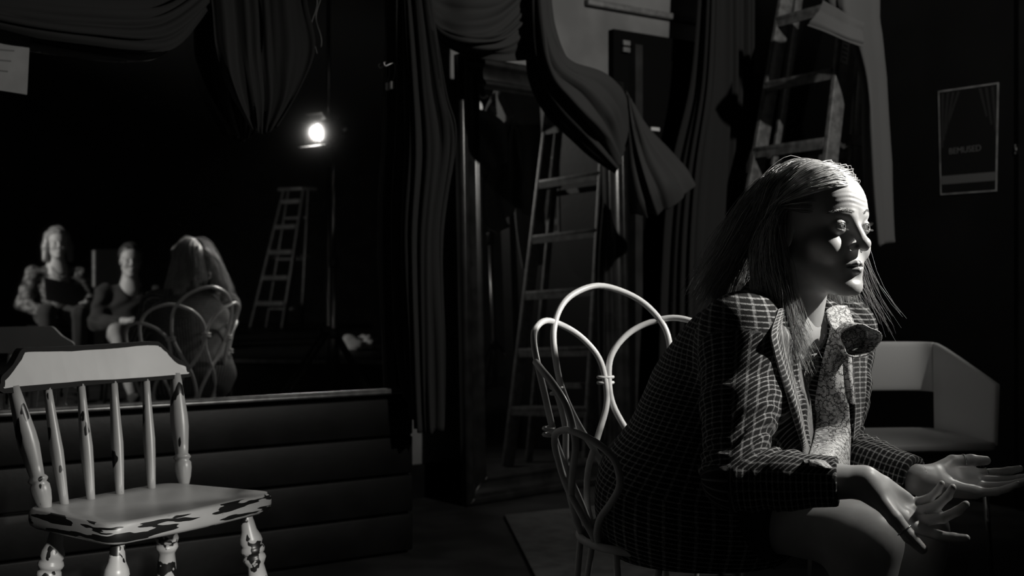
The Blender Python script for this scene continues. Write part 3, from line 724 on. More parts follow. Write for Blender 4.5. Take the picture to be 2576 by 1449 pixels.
# ================================================================== stage platform, second ladder and cloth seen in the wall mirror
def vreal(px, Yv, z): q = P(px, CY, Yv); q[2] = 0; q = refl(q); q[2] = z; return q
pl = thing('stage_platform', vreal(780, 9, 0), 'low black stage platform with pale edge seen in wall mirror', 'platform')
q = [vreal(585, 7.5, 0), vreal(978, 7.35, 0), vreal(935, 15.5, 0), vreal(560, 15.5, 0)]
v, f = prism(q, Z*.40); mk('deck', v, f, M_board, pl)
e0, e1 = vreal(585, 7.49, .39), vreal(978, 7.34, .39); dd = nrm(e1-e0); v, f = box((e0+e1)/2, dd*np.linalg.norm(e1-e0)/2, np.cross(Z, dd)*.008, Z*.012); mk('edge_strip', v, f, M_trim, pl)
lm = vreal(700, 13.0, .401); sd = nrm(vreal(760, 13.0, 0)-vreal(640, 13.0, 0)); bk = nrm(vreal(820, 13.6, 0)-vreal(700, 13.0, 0)); bk = nrm(bk-sd*bk.dot(sd)*.4)
lm = vreal(672, 13.0, .412)
sdv = nrm(vreal(760, 12.8, 0)-vreal(640, 13.1, 0))
bkv = np.array((-sdv[1], sdv[0], 0));  bkv = bkv if bkv.dot(vreal(900, 13, 0)-vreal(672, 13, 0)) > 0 else -bkv
ladder2 = stepladder('stepladder', lm, sdv, nrm(bkv*.6+nrm(vreal(900, 13, 0)-vreal(640, 13, 0))*.8), 1.62, .46, 5, M_ladder2, 'distant metal stepladder standing on platform reflected in wall mirror')
def blob(p, c, s):
    return ell(p, c, s)
cc = vreal(905, 8.6, .40)
rr = np.random.RandomState(2)
bl_ = [(cc+np.array((rr.uniform(-.1, .1), rr.uniform(-.08, .08), rr.uniform(0, .08))), rr.uniform(.03, .08, 3)) for _ in range(12)]
def pile(p):
    d = None
    for c_, r_ in bl_:
        e = ell(p, c_, r_); d = e if d is None else smin(d, e, .02)
    return np.maximum(d+.006*np.sin(p[:, 0]*90+3*np.sin(p[:, 2]*60)), cc[2]+.004-p[:, 2])
v, f = sdf_mesh(pile, cc-[.25, .25, .02], cc+[.25, .25, .25], .008)
tagset(mk('cloth_bundle', v, f, M_grcloth, None, True), 'crumpled pale cloth bundle on platform edge in mirror', 'cloth')
# ================================================================== people: shared shapes
def head_sdf(p, wrinkle=0., smile=0.):
    q = p.copy(); q[:, 0] = np.abs(q[:, 0])
    d = ell(p, (0, -.012, .035), (.073, .094, .084))
    d = smin(d, ell(p, (0, .030, .034), (.063, .063, .062)), .02)
    d = smin(d, ell(p, (0, .026, -.040), (.056, .058, .075)), .02)
    d = smin(d, ell(p, (0, .042, -.085), (.038, .042, .030)), .02)
    d = smin(d, cone(q, (.050, -.004, -.052), (.016, .070, -.106), .016, .014), .02)
    d = smin(d, ell(p, (0, .078, -.106), (.017, .015, .015)), .014)
    d = smin(d, ell(q, (.043, .050, -.030), (.022, .024, .020)), .018)
    d = smin(d, ell(q, (.033, .065, -.040), (.021, .019, .022)), .014)
    d = smin(d, cone(q, (.014, .083, .019), (.045, .066, .022), .0075, .006), .016)
    d = smax(d, -ell(q, (.032, .107, -.003), (.018, .024, .0145)), .014)
    d = smin(d, ell(p, (0, .066, -.070), (.030, .026, .024)), .015)
    d = smin(d, cone(p, (0, .084, .008), (0, .1045, -.029), .0078, .0098), .013)
    d = smin(d, ell(p, (0, .1075, -.0315), (.0115, .0105, .0103)), .006)
    d = smin(d, ell(q, (.0125, .0960, -.0365), (.0075, .0100, .0072)), .005)
    d = smax(d, -ell(q, (.0064, .1000, -.0440), (.0034, .0055, .0035)), .003)
    ms = np.array((0, 0, 0))
    d = smin(d, cone(q, (.004, .0930, -.0652), (.021, .0815, -.0690), .0050, .0022), .0045)
    d = smin(d, cone(q, (0, .0930, -.0775), (.018, .0825, -.0735), .0064, .0028), .0045)
    d = smax(d, -cone(q, (0, .0985, -.0708), (.0195, .0865, -.0705), .0020, .0010), .0025)
    d = smax(d, -ell(p, (0, .099, -.0905), (.014, .008, .005)), .009)
    d = smax(d, -cone(p, (0, .104, -.049), (0, .102, -.060), .0018, .0022), .006)
    d = smin(d, ell(q, (.0700, -.010, -.010), (.007, .016, .027)), .006)
    lid = sph(q, (.031, .0765, -.001), .0140)
    alm = ell(q, (.0315, .094, -.0008), (.0134, .018, .0058))
    d = smin(d, lid, .005); d = smax(d, -alm, .0018)
    if wrinkle:
        x, y, z = p.T; m = np.clip((y-.04)/.03, 0, 1)*np.exp(-((z-.050)/.017)**2)*np.exp(-(x/.040)**4)
        d = d+wrinkle*m*np.sin(2*np.pi*(z+.10*x*x*8+.004*np.sin(x*70))/.0088)
    d = smin(d, cone(p, (0, -.022, -.045), (0, -.062, -.20), .046, .049), .022)
    return d
def lip_mask(c):
    q = c.astype(np.float32).copy(); q[:, 0] = np.abs(q[:, 0])
    return np.minimum(cone(q, (.003, .0930, -.0652), (.021, .0815, -.0690), .0050, .0022), cone(q, (0, .0930, -.0775), (.018, .0825, -.0735), .0064, .0028)) < .0012
def hand_sdf(wrist, D, Nn, sgn, curls, spreads, thumb, sc=1.):
    D = nrm(D); Nn = nrm(Nn-D*np.dot(Nn, D)); T = sgn*np.cross(D, Nn); wrist = np.array(wrist, float)
    lat = [.026, .0085, -.0095, -.026]; kl = [.086, .089, .084, .075]
    ph = [(.041, .024, .019), (.045, .028, .020), (.042, .026, .020), (.033, .020, .018)]
    rad = [(.0098, .0083, .0073, .0060), (.0100, .0085, .0074, .0061), (.0094, .0080, .0070, .0058), (.0084, .0070, .0062, .0052)]
    fingers, meta = [], []
    for i in range(4):
        kn = wrist+(D*kl[i]+T*lat[i]-Nn*.001)*sc; b = D*math.cos(spreads[i])+T*math.sin(spreads[i])
        pts = [kn]; c = 0
        for j in range(3):
            c += curls[i][j]; pts.append(pts[-1]+(b*math.cos(c)+Nn*math.sin(c))*ph[i][j]*sc)
        fingers.append((pts, [r*sc for r in rad[i]]))
        meta.append((wrist+(T*lat[i]*.62+D*.006)*sc, kn, .0135*sc, .0108*sc))
    tp = [wrist+(D*.016+T*.019+Nn*.004)*sc]
    for dv, l in zip(thumb, (.046, .034, .027)):
        e = nrm(D*dv[0]+T*dv[1]+Nn*dv[2]); tp.append(tp[-1]+e*l*sc)
    th = (tp, [.0150*sc, .0120*sc, .0108*sc, .0080*sc])
    hyp = (wrist+(D*.02-T*.021+Nn*.004)*sc, wrist+(D*.06-T*.025+Nn*.002)*sc)
    def fn(p):
        d = None
        for a, b, r1, r2 in meta:
            e = cone(p, a, b, r1, r2); d = e if d is None else smin(d, e, .012*sc)
        d = smin(d, cone(p, *hyp, .0135*sc, .010*sc), .012*sc)
        c = wrist+(D*.062+Nn*.026)*sc
        d = smax(d, -sph(p, c, .0175*sc), .012*sc)                    # hollow of the palm
        d = smin(d, chain(p, *th, k=.004*sc), .011*sc)
        for pts, r in fingers: d = smin(d, chain(p, pts, r, .0035*sc), .0045*sc)
        return d
    allp = np.vstack([np.array(x[0]) for x in fingers]+[np.array(tp), wrist[None]])
    return fn, allp.min(0)-.03, allp.max(0)+.03, fingers, tp
from mathutils.bvhtree import BVHTree
def bvh_of(parts):
    v, f = [], []; off = 0
    for a, b in parts: v += [tuple(x) for x in a]; f += [tuple(int(i)+off for i in q) for q in b]; off = len(v)
    return BVHTree.FromPolygons(v, f)
def ray(b, px, py, off=.004, dflt=2.0):
    o = Vector((0, 0, H)); d = Vector(tuple(P(px, py, 1.)-np.array((0, 0, H)))).normalized()
    h = b.ray_cast(o, d)
    if h[0] is None: return P(px, py, dflt)
    return np.array(h[0])-np.array(d)*off

# ------------------------------------------------------------------ cloth materials with a woven layout (attribute 'cloth', metres)
def plaid(name, pu, pv, dark, light, wu=.2, wv=.16):
    k = N(name); a = k.n('ShaderNodeAttribute', attribute_name='cloth').outputs['Vector']
    sx = k.n('ShaderNodeSeparateXYZ', i0=a)
    nz = k.noise(a, 260, 3, .6); nz2 = k.math('MULTIPLY', k.math('SUBTRACT', nz, .5), .0016)
    def lines(s, p, w_):
        t = k.math('PINGPONG', k.math('ADD', s, nz2), p/2); return k.math('SUBTRACT', 1., k.ramp(t, p*w_*.35, p*w_))
    lu, lv = lines(sx.outputs[0], pu, wu), lines(sx.outputs[1], pv, wv)
    f = k.math('MULTIPLY', k.math('ADD', k.math('MULTIPLY', lu, .62), k.math('MULTIPLY', lv, .45)), k.ramp(nz, .25, .6))
    k.l(k.mix(k.math('MINIMUM', f, 1.), g3(dark), g3(light)), k.b.inputs['Base Color'])
    k.b.inputs['Roughness'].default_value = .9; k.b.inputs['Specular IOR Level'].default_value = .1
    k.b.inputs['Sheen Weight'].default_value = .05; k.bump(k.noise(a, 700, 4), .5, .0012); return k.m
M_blazer = plaid('plaid wool', .0092, .0165, .018, .52)
M_lapel = plaid('plaid wool lapel', .0095, .015, .08, .75, .22, .18)
def floral(name, lo, hi):
    k = N(name); v = k.obj(); 
    vo = k.n('ShaderNodeTexVoronoi', i0=v, i2=42.)
    df = k.n('ShaderNodeVectorMath', operation='SUBTRACT'); sc = k.n('ShaderNodeVectorMath', operation='SCALE', i0=v); sc.inputs['Scale'].default_value = 1.
    k.l(v, df.inputs[0]); k.l(vo.outputs['Position'], df.inputs[1])
    s = k.n('ShaderNodeSeparateXYZ', i0=df.outputs[0])
    an = k.math('ARCTAN2', s.outputs[2], k.math('ADD', s.outputs[0], k.math('MULTIPLY', s.outputs[1], .4)))
    pet = k.math('ABSOLUTE', k.math('SINE', k.math('MULTIPLY', an, 4.5)))
    rad = k.math('MULTIPLY', vo.outputs['Distance'], 1.)
    ringv = k.math('PINGPONG', k.math('ADD', rad, k.math('MULTIPLY', pet, -.12)), .17)
    ln = k.math('MULTIPLY', k.ramp(ringv, .02, .06), k.ramp(pet, .05, .3))
    n2 = k.noise(v, 120, 3)
    k.l(k.mix(k.math('MULTIPLY', ln, k.ramp(n2, .2, .6)), g3(lo), g3(hi)), k.b.inputs['Base Color'])
    k.b.inputs['Roughness'].default_value = .6; k.bump(k.noise(v, 600, 3), .3, .0006); return k.m
M_blouse = floral('floral print silk', .05, .70)
M_hair = None
def hairmat(name, a, b):
    k = N(name); n = k.n('ShaderNodeAttribute', attribute_name='tone').outputs['Fac'] if name[0] == 'b' else k.noise(k.obj(), 90, 2)
    k.l(k.mix(n, g3(a), g3(b)), k.b.inputs['Base Color']); k.b.inputs['Roughness'].default_value = .38
    k.b.inputs['Specular IOR Level'].default_value = .55; return k.m
M_hair = hairmat('blonde hair', .22, .85)
M_hair2 = hairmat('dark hair', .03, .07)

# ================================================================== seated woman
HF = np.array((math.cos(math.radians(-58)), math.sin(math.radians(-58)), 0)); HL = np.array((-HF[1], HF[0], 0))
HC = np.array((.556, 2.026, .988))
def h2w(p): p = np.asarray(p, float).reshape(-1, 3); return HC+p[:, :1]*HL+p[:, 1:2]*HF+p[:, 2:3]*Z
S0 = np.array((.35, 2.20, 0)); TF = nrm((.682, -.731, 0)); TL = np.array((-TF[1], TF[0], 0))
woman = thing('person', (*S0[:2], 0), 'woman with long fair hair in plaid blazer sitting palms open', 'person')
vh, fh = sdf_mesh(lambda p: head_sdf(p, .00055), (-.1, -.135, -.2), (.1, .14, .14), .0017)
cen = vh[fh].mean(1); fmh = lip_mask(cen).astype(int)
RSH, REL, RWR = np.array((.405, 1.955, .795)), np.array((.365, 1.835, .565)), np.array((.558, 1.765, .572))
LSH, LEL, LWR = np.array((.635, 2.155, .795)), np.array((.60, 2.09, .572)), np.array((.716, 1.955, .542))
rD, rN = np.array((.76, -.12, -.52)), np.array((.42, -.60, .68))
fnr, lor, hir, fgr, thr = hand_sdf(RWR+nrm(rD)*.012, rD, rN, 1, [(.42, .25, .12), (.95, .35, .2), (1.15, .40, .25), (1.1, .45, .25)], [.08, .02, -.05, -.14], [(.70, .62, .10), (.90, .36, -.10), (.94, .24, -.06)], .95)
lD, lN = np.array((.985, -.02, -.04)), np.array((.02, -.50, .86))
fnl, lol, hil, fgl, thl = hand_sdf(LWR+nrm(lD)*.014, lD, lN, -1, [(.05, .15, .1), (.02, .2, .12), (.12, .25, .15), (.25, .3, .2)], [.06, .01, -.05, -.14], [(.80, .52, .12), (.97, .12, .05), (.98, .03, .02)])
def arm_r(p): return smin(fnr(p), chain(p, [REL, REL+(RWR-REL)*.45, RWR, RWR+nrm(rD)*.022], [.036, .036, .0245, .0215], .01), .016)
def arm_l(p): return smin(fnl(p), chain(p, [LEL, LEL+(LWR-LEL)*.45, LWR, LWR+nrm(lD)*.024], [.036, .036, .0245, .0215], .01), .016)
vr, fr = sdf_mesh(arm_r, np.minimum(lor, REL-.05), np.maximum(hir, REL+.05), .0021)
vl, fl_ = sdf_mesh(arm_l, np.minimum(lol, LEL-.05), np.maximum(hil, LEL+.05), .0021)
RH, RK, RA_ = np.array((.295, 2.15, .505)), np.array((.600, 1.885, .452)), np.array((.585, 1.90, .07))
LH, LK, LA_ = np.array((.405, 2.255, .505)), np.array((.725, 2.01, .440)), np.array((.74, 2.02, .07))
def legs(p):
    d = None
    for a, k_, an in ((RH, RK, RA_), (LH, LK, LA_)):
        e = chain(p, [a, a+(k_-a)*.5, k_-(k_-a)*.06, k_], [.082, .069, .054, .051], .03)
        e = smin(e, chain(p, [k_, k_+(an-k_)*.12, k_+(an-k_)*.35-TF*.012, an+Z*.06, an-Z*.01], [.049, .046, .050, .031, .030], .03), .03)
        e = smin(e, ell(p, k_+nrm(k_-a)*.018+Z*.012, (.034, .034, .036)), .03)
        d = e if d is None else np.minimum(d, e)
    return d
vg, fg = sdf_mesh(legs, (.15, 1.75, .03), (.87, 2.4, .62), .005)
def core(p):
    d = cone(p, (*S0[:2], .54), (.45, 2.11, .75), .10, .10); d = smin(d, cone(p, (.45, 2.11, .75), (.505, 2.065, .84), .09, .05), .04)
    for a, b in ((RSH, REL), (LSH, LEL)): d = smin(d, cone(p, a, b, .043, .036), .03)
    d = smin(d, cone(p, RSH, LSH, .04, .04), .03)
    for a in (RH, LH): d = smin(d, cone(p, (*S0[:2], .54), a, .08, .075), .03)
    return d
vc, fc = sdf_mesh(core, (.2, 1.75, .38), (.75, 2.35, .92), .012)
allv, allf, allm, off = [], [], [], 0
for v, f, m in ((h2w(vh), fh, fmh), (vr, fr, None), (vl, fl_, None), (vg, fg, None), (vc, fc, None)):
    allv.append(v); allf.append(f+off); allm.append(np.zeros(len(f), int) if m is None else m); off += len(v)
body = mk('body', np.vstack(allv), np.vstack(allf), None, woman, True, mats=[M_skin, M_lip], fmat=np.concatenate(allm))
# eyes
M_sclera = M('eye white', .55, .12, spec=.6); M_iris = M('grey iris', .14, .15, spec=.6); M_pupil = M('pupil', .005, .1)
for s in (-1, 1):
    c = h2w((s*.031, .0765, -.001))[0]; gz = nrm(HF*.98+HL*.14+Z*.04); prof = []
    for a in np.radians([0, 6, 11, 17, 22, 27, 31, 40, 55, 75, 95, 120, 150, 180]): prof.append((.0123*math.sin(a)+1e-5, (1+math.cos(a))/2))
    v, f = lathe(prof[::-1], c-gz*.0123, c+gz*.0123, 24)
    nr = len(prof)-1; fm = []
    for i in range(nr):
        j = nr-1-i; fm += [2 if j < 2 else (1 if j < 5 else 0)]*24
    fm += [0, 2]; mk('eye', v, f, None, woman, True, mats=[M_sclera, M_iris, M_pupil], fmat=fm)
    # eyebrow and lashes from short hairs
    rs = np.random.RandomState(5+s); parts = []
    for t in np.linspace(0, 1, 60):
        x = s*(.011+.038*t); z = .0205+.0085*math.sin(math.pi*min(t*.8+.1, 1))+rs.uniform(-.0022, .0022)
        y = .0985-.55*max(0, abs(x)-.004)**1.45*3.2
        a = np.array((x, y, z)); b = a+np.array((s*.0055, -.0015, .0022*(1-t*1.5)))
        parts.append(tube(h2w([a, (a+b)/2+[0, .0006, 0], b]), [.0005, .00042, .0002], 3))
    bv = bvh_of([(vh, fh)]); pts2 = []
    vv, ff = [], []; off = 0
    for v, f in parts:
        w = (v-HC); lv = np.stack([w@HL, w@HF, w@Z], 1)
        vv.append(lv); ff += [tuple(i+off for i in q) for q in f]; off += len(v)
    vv = np.vstack(vv); nv = []
    for q in vv:                                                # lay the hairs on the skin
        h = bv.ray_cast(Vector((q[0], .2, q[2])), Vector((0, -1, 0))); y = h[0][1] if h[0] else q[1]
        nv.append((q[0], y+.0006, q[2]))
    mk('eyebrow', h2w(nv), ff, M_hairb, woman, True)
    parts = []
    for t in np.linspace(-1, 1, 16):
        for up in (1, -1):
            a = np.array((s*.0315+t*.0118, .0885-.006*t*t, (-.0008+up*.0054*math.sqrt(max(0, 1-(t*.9)**2)))))
            b = a+np.array((t*.003, .0058, up*(.0045 if up > 0 else .0022))); parts.append(tube(h2w([a, (a+b)/2-[0, 0, up*.0008], b]), [.00035, .0003, .0001], 3))
    v, f = join(parts); mk('eyelashes', v, f, M_hairb, woman)
# nose ring, earring, finger rings, bracelet
def ringm(name, c, n_, r, t, label=None):
    n_ = nrm(n_); a = nrm(np.cross(n_, (0.3, .2, .9))); b = np.cross(n_, a)
    v, f = tube([c+r*(a*math.cos(q)+b*math.sin(q)) for q in np.linspace(0, 2*math.pi, 25)[:-1]], t, 6, closed=True); return mk(name, v, f, M_gold, woman, True)
ringm('nose_ring', h2w((-.003, .1025, -.0430))[0], HL*.4+HF, .0035, .0006)
ringm('earring', h2w((-.077, -.006, -.050))[0], HF*.6+HL*.8, .013, .0011)
ringm('earring', h2w((.077, -.006, -.050))[0], HF*.6+HL*.8, .013, .0011)
ringm('finger_ring', (np.array(thr[1])*.35+np.array(thr[2])*.65), np.array(thr[2])-np.array(thr[1]), .0122, .0011)
ringm('finger_ring', (np.array(thl[1])*.4+np.array(thl[2])*.6), np.array(thl[2])-np.array(thl[1]), .0120, .0011)
ringm('finger_ring', np.array(fgl[0][0][0])*.4+np.array(fgl[0][0][1])*.6, np.array(fgl[0][0][1])-np.array(fgl[0][0][0]), .0098, .0011)
ringm('bracelet', LWR+nrm(lD)*.004, lD, .026, .0010)
# shoes
for an in (RA_, LA_):
    fw = nrm(TF*.8+np.array((.3, -.1, 0))); c = an+fw*.05
    def shoe(p, c=c, fw=fw, an=an):
        sd = np.cross(Z, fw); q = np.stack([(p-c)@sd, (p-c)@fw, p[:, 2]], 1).astype(np.float32)
        d = smin(ell(q, (0, .03, .03), (.04, .11, .032)), ell(q, (0, -.055, .045), (.034, .045, .045)), .03); return np.maximum(d, .004-p[:, 2])
    v, f = sdf_mesh(shoe, c-[.18, .18, .05], c+[.18, .18, .12], .007); mk('shoe', v, f, M_dkcloth, woman, True)
# ---- garments
def tloc(p):
    q = p-np.array((*S0[:2], 0), np.float32); return np.stack([q@TL, q@TF, p[:, 2]], 1).astype(np.float32)
def torso(p, e=0.):
    q = tloc(p)
    d = ell(q, (0, 0, .50), (.178+e, .150+e, .135+e))
    d = smin(d, ell(q, (.0, .072, .63), (.152+e, .132+e, .15+e)), .06)
    d = smin(d, ell(q, (.012, .130, .735), (.158+e, .112+e, .115+e)), .05)
    d = smin(d, cone(p, RSH, LSH, .040+e, .040+e), .05)
    nb = np.array((.492, 2.082, .845))
    for s in (RSH, LSH): d = smin(d, cone(p, nb, s-Z*.005, .050+e, .036+e), .03)
    return d
def arm_s(p, a, b):                                             # distance along a segment
    ba = b-a; return np.clip(((p-a)@ba)/ba.dot(ba), 0, 1)*np.linalg.norm(ba)
CUFR = REL+(RWR-REL)*.80; CUFL = LEL+(LWR-LEL)*.93
def sleeve(p, sh, el, cu, seed):
    d = chain(p, [sh, sh+(el-sh)*.5, el, el+(cu-el)*.5, cu], [.070, .060, .051, .045, .040], .02)
    L1 = np.linalg.norm(el-sh); s = arm_s(p, sh, el)+arm_s(p, el, cu)
    x, y, z = p.T
    w = np.exp(-((s-L1)/.075)**2)
    d = d+.0045*w*np.sin(2*np.pi*(s/.030)+2.5*np.sin(x*38+z*25+seed))*(.6+.4*np.sin(y*45+seed))
    d = d+.0018*np.exp(-((s-.13)/.08)**2)*np.sin(2*np.pi*s/.055+3*np.sin(x*20+y*24+seed))
    e = nrm(cu-el); return np.maximum(d, (p-cu)@e.astype(np.float32)-.002)
def opening(p):
    q = tloc(p); fz = np.interp(q[:, 2], [.5, .63, .735, .83], [0, .055, .13, .17]); wz = np.interp(q[:, 2], [.45, .56, .70, .80, .86], [.085, .068, .058, .052, .05])
    lc = np.interp(q[:, 2], [.5, .8], [.012, .016])
    return np.maximum(np.abs(q[:, 0]-lc)-wz, -(q[:, 1]-fz-.02))
def blazer(p):
    x, y, z = p.T
    d = torso(p, .012)+.0022*np.sin(x*31+2*np.sin(z*27)+y*19)*np.sin(z*24+y*15)
    d = np.maximum(d, -opening(p))
    d = smin(d, chain(p, [P(1968, 900, 1.965), P(1985, 1020, 1.935), P(2002, 1150, 1.905)], [.022, .026, .028], .02), .03)
    x_ = ell(p, (.36, 2.135, .46), (.20, .185, .16)); d = smin(d, x_, .03)
    neck = cone(p, (.520, 2.05, .80), (.545, 2.03, .93), .062, .066); d = smax(d, -neck, .006)
    d = smin(d, sleeve(p, RSH, REL, CUFR, 1.), .06); d = smin(d, sleeve(p, LSH, LEL, CUFL, 4.), .02)
    fore = np.minimum(cone(p, REL, RWR, .034, .022), cone(p, LEL, LWR, .034, .022)); d = smax(d, -(fore-.004), .004)
    return np.maximum(d, .37-p[:, 2])
vb, fb = sdf_mesh(blazer, (.12, 1.70, .37), (.80, 2.42, .93), .0042)
bz = mk('blazer', vb, fb, M_blazer, woman, True)
def cloth_uv(v):
    p = v.astype(np.float32); dT = np.abs(torso(p, .012)); dR = np.minimum(cone(p, RSH, REL, .058, .05), cone(p, REL, CUFR, .05, .04)); dL = np.minimum(cone(p, LSH, LEL, .058, .05), cone(p, LEL, CUFL, .05, .04))
    q = tloc(p); uv = np.stack([q[:, 2]+.12*q[:, 1], .16*np.arctan2(q[:, 0], q[:, 1]-np.interp(q[:, 2], [.5, .735], [-.05, .08]))], 1)
    for dd, sh, el, cu in ((dR, RSH, REL, CUFR), (dL, LSH, LEL, CUFL)):
        up = np.abs(cone(p, sh, el, .058, .05)) < np.abs(cone(p, el, cu, .05, .04))
        s = arm_s(p, sh, el)+arm_s(p, el, cu)
        ax = np.where(up[:, None], nrm(el-sh), nrm(cu-el)); c = np.where(up[:, None], sh+arm_s(p, sh, el)[:, None]*nrm(el-sh), el+arm_s(p, el, cu)[:, None]*nrm(cu-el))
        r = p-c; e1 = np.cross(ax, (.3, .9, .2)); e1 /= np.linalg.norm(e1, axis=1, keepdims=True); e2 = np.cross(ax, e1)
        an = np.arctan2((r*e1).sum(1), (r*e2).sum(1))*.052
        m = dd < dT-.004; uv[m] = np.stack([s, an], 1)[m]
    return uv
set_attr(bz, 'cloth', cloth_uv(vb))
def blouse(p):
    x, y, z = p.T
    d = torso(p, -.002)+.0030*np.sin(x*60+y*55+1.5*np.sin(z*22))
    d = smax(d, -cone(p, (.520, 2.05, .80), (.545, 2.03, .93), .053, .058), .004)
    return np.maximum(d, .46-z)
vbl, fbl = sdf_mesh(blouse, (.15, 1.9, .44), (.75, 2.38, .92), .0055)
mk('blouse', vbl, fbl, M_blouse, woman, True)
def skirt(p):
    d = None
    for a, k_ in ((RH, RK), (LH, LK)):
        e = cone(p, a-(k_-a)*.1, a+(k_-a)*.66, .096, .078); e = np.maximum(e, ((p-(a+(k_-a)*.64))@nrm(k_-a).astype(np.float32))); d = e if d is None else smin(d, e, .05)
    return d
v, f = sdf_mesh(skirt, (.1, 1.8, .35), (.75, 2.45, .65), .007); mk('skirt', v, f, M_dkcloth, woman, True)
# lapels, collar, scarf laid on the blazer and blouse by casting rays on to them
BV = bvh_of([(vb, fb), (vbl, fbl)])
def laid(name, rows, mat, off=.006, nu=8, nv=8, uvs=None, thick=.0035, bulge=0.):
    g = []
    for r in rows:
        y = None; rr = []
        for c in r: q = ray(BV, *c, off=off, dflt=y or 2.05); y = q[1]; rr.append(q)
        g.append(rr)
    g = np.array(g)
    g1 = np.array([catmull(r, nu) for r in g]); g2 = np.array([catmull(g1[:, j], nv) for j in range(g1.shape[1])]).transpose(1, 0, 2)
    Rn, C = g2.shape[:2]
    for _ in range(6):                                          # ease out ray steps
        g3_ = g2.copy(); g3_[1:-1, :, 1] = .5*g2[1:-1, :, 1]+.25*(g2[2:, :, 1]+g2[:-2, :, 1]); g3_[:, 1:-1, 1] = .5*g3_[:, 1:-1, 1]+.25*(g3_[:, 2:, 1]+g3_[:, :-2, 1]); g2 = g3_
    if bulge: g2[:, :, 1] -= bulge*np.sin(np.pi*np.linspace(0, 1, C))[None]
    f = np.array([(i*C+j, i*C+j+1, (i+1)*C+j+1, (i+1)*C+j) for i in range(Rn-1) for j in range(C-1)])
    o = mk(name, g2.reshape(-1, 3), f, mat, woman, True); m = o.modifiers.new('t', 'SOLIDIFY'); m.thickness = thick; m.offset = 0
    uu = np.concatenate([np.zeros((Rn, 1)), np.cumsum(np.linalg.norm(np.diff(g2, axis=1), axis=2), 1)], 1); vv_ = np.concatenate([np.zeros((1, C)), np.cumsum(np.linalg.norm(np.diff(g2, axis=0), axis=2), 0)], 0)
    set_attr(o, 'cloth', np.stack([vv_.ravel(), uu.ravel()], 1)); return o
laid('lapel', [[(1958, 778), (1978, 774), (1996, 772)], [(1940, 838), (1962, 832), (1986, 828)], [(1946, 882), (1972, 878), (1998, 872)], [(1968, 962), (1996, 957), (2022, 952)], [(1992, 1040), (2018, 1036), (2042, 1031)], [(2014, 1112), (2028, 1110), (2041, 1106)], [(2024, 1166), (2029, 1166), (2034, 1164)]], M_lapel, off=.010)
laid('lapel', [[(2146, 836), (2160, 834), (2176, 834)], [(2144, 900), (2160, 895), (2180, 890)], [(2148, 980), (2162, 975), (2178, 970)], [(2150, 1040), (2160, 1040), (2170, 1035)], [(2146, 1110), (2150, 1110), (2156, 1108)]], M_lapel, off=.008)
laid('collar', [[(2000, 800), (2022, 812), (2040, 806), (2050, 790)], [(1992, 850), (2018, 868), (2050, 862), (2062, 828)], [(2012, 902), (2030, 905), (2055, 890), (2078, 842)]], M_blouse, off=.012)
laid('collar', [[(2078, 782), (2098, 770), (2130, 770)], [(2088, 815), (2112, 810), (2146, 808)], [(2104, 838), (2124, 834), (2150, 832)]], M_blouse, off=.012)
laid('scarf_tail', [[(2088, 842), (2100, 846), (2114, 850)], [(2070, 905), (2096, 905), (2124, 905)], [(2056, 985), (2090, 985), (2132, 985)], [(2046, 1080), (2090, 1085), (2138, 1085)], [(2036, 1168), (2086, 1178), (2136, 1186)]], M_blouse, off=.022, bulge=.012)
laid('scarf_tail', [[(2104, 846), (2118, 856), (2128, 866)], [(2112, 890), (2128, 895), (2140, 898)], [(2124, 960), (2136, 968), (2146, 972)], [(2134, 1010), (2142, 1016), (2150, 1018)]], M_blouse, off=.022, bulge=.008)
kc = ray(BV, 2104, 842, off=.026)
def knot(p): return ell(p, kc, (.013, .013, .016))+.0022*np.sin(p[:, 0]*300+p[:, 2]*140)
v, f = sdf_mesh(knot, kc-.025, kc+.025, .002); mk('scarf_knot', v, f, M_blouse, woman, True)
# open loop of the bow, a ribbon bent round with its mouth towards the camera
lc = P(2152, 852, kc[1]-.012); axl = nrm((.25, -.94, -.12)); e1 = nrm(np.cross(axl, Z)); e1 = e1 if e1[0] > 0 else -e1; e2 = np.cross(e1, axl); e2 = e2 if e2[2] > 0 else -e2
nn, nw = 48, 6; vs = []
for i in range(nn):
    q = 2*math.pi*i/nn+math.pi; rr = 1+.09*math.sin(3*q+1)+.05*math.sin(5*q)
    pinch = .35+.65*min(1, abs(math.sin(q/2-math.pi/2))*1.6)
    for k in range(nw+1):
        t = (k/nw-.5); wdt = .040*pinch
        vs.append(lc+rr*(1+.10*t)*(e1*.036*math.cos(q)+e2*.029*math.sin(q))+axl*t*wdt)
fs = [(i*(nw+1)+k, ((i+1) % nn)*(nw+1)+k, ((i+1) % nn)*(nw+1)+k+1, i*(nw+1)+k+1) for i in range(nn) for k in range(nw)]
o = mk('scarf_bow', vs, fs, M_blouse, woman, True); m = o.modifiers.new('t', 'SOLIDIFY'); m.thickness = .0025
vs = []                                                       # folded back of the bow closes the loop
for i in range(nn):
    q = 2*math.pi*i/nn
    for k in range(4): vs.append(lc-axl*(.016-.004*k)+(1-k/3.)*(e1*.035*math.cos(q)+e2*.028*math.sin(q))*.95+e2*.004*math.sin(4*q))
fs = [(i*4+k, ((i+1) % nn)*4+k, ((i+1) % nn)*4+k+1, i*4+k+1) for i in range(nn) for k in range(3)]
mk('scarf_bow_back', vs, fs, M_blouse, woman, True)
laid('undershirt', [[(2050, 790), (2060, 795), (2068, 800)], [(2054, 812), (2062, 815), (2070, 816)]], M_paperw, off=.004)
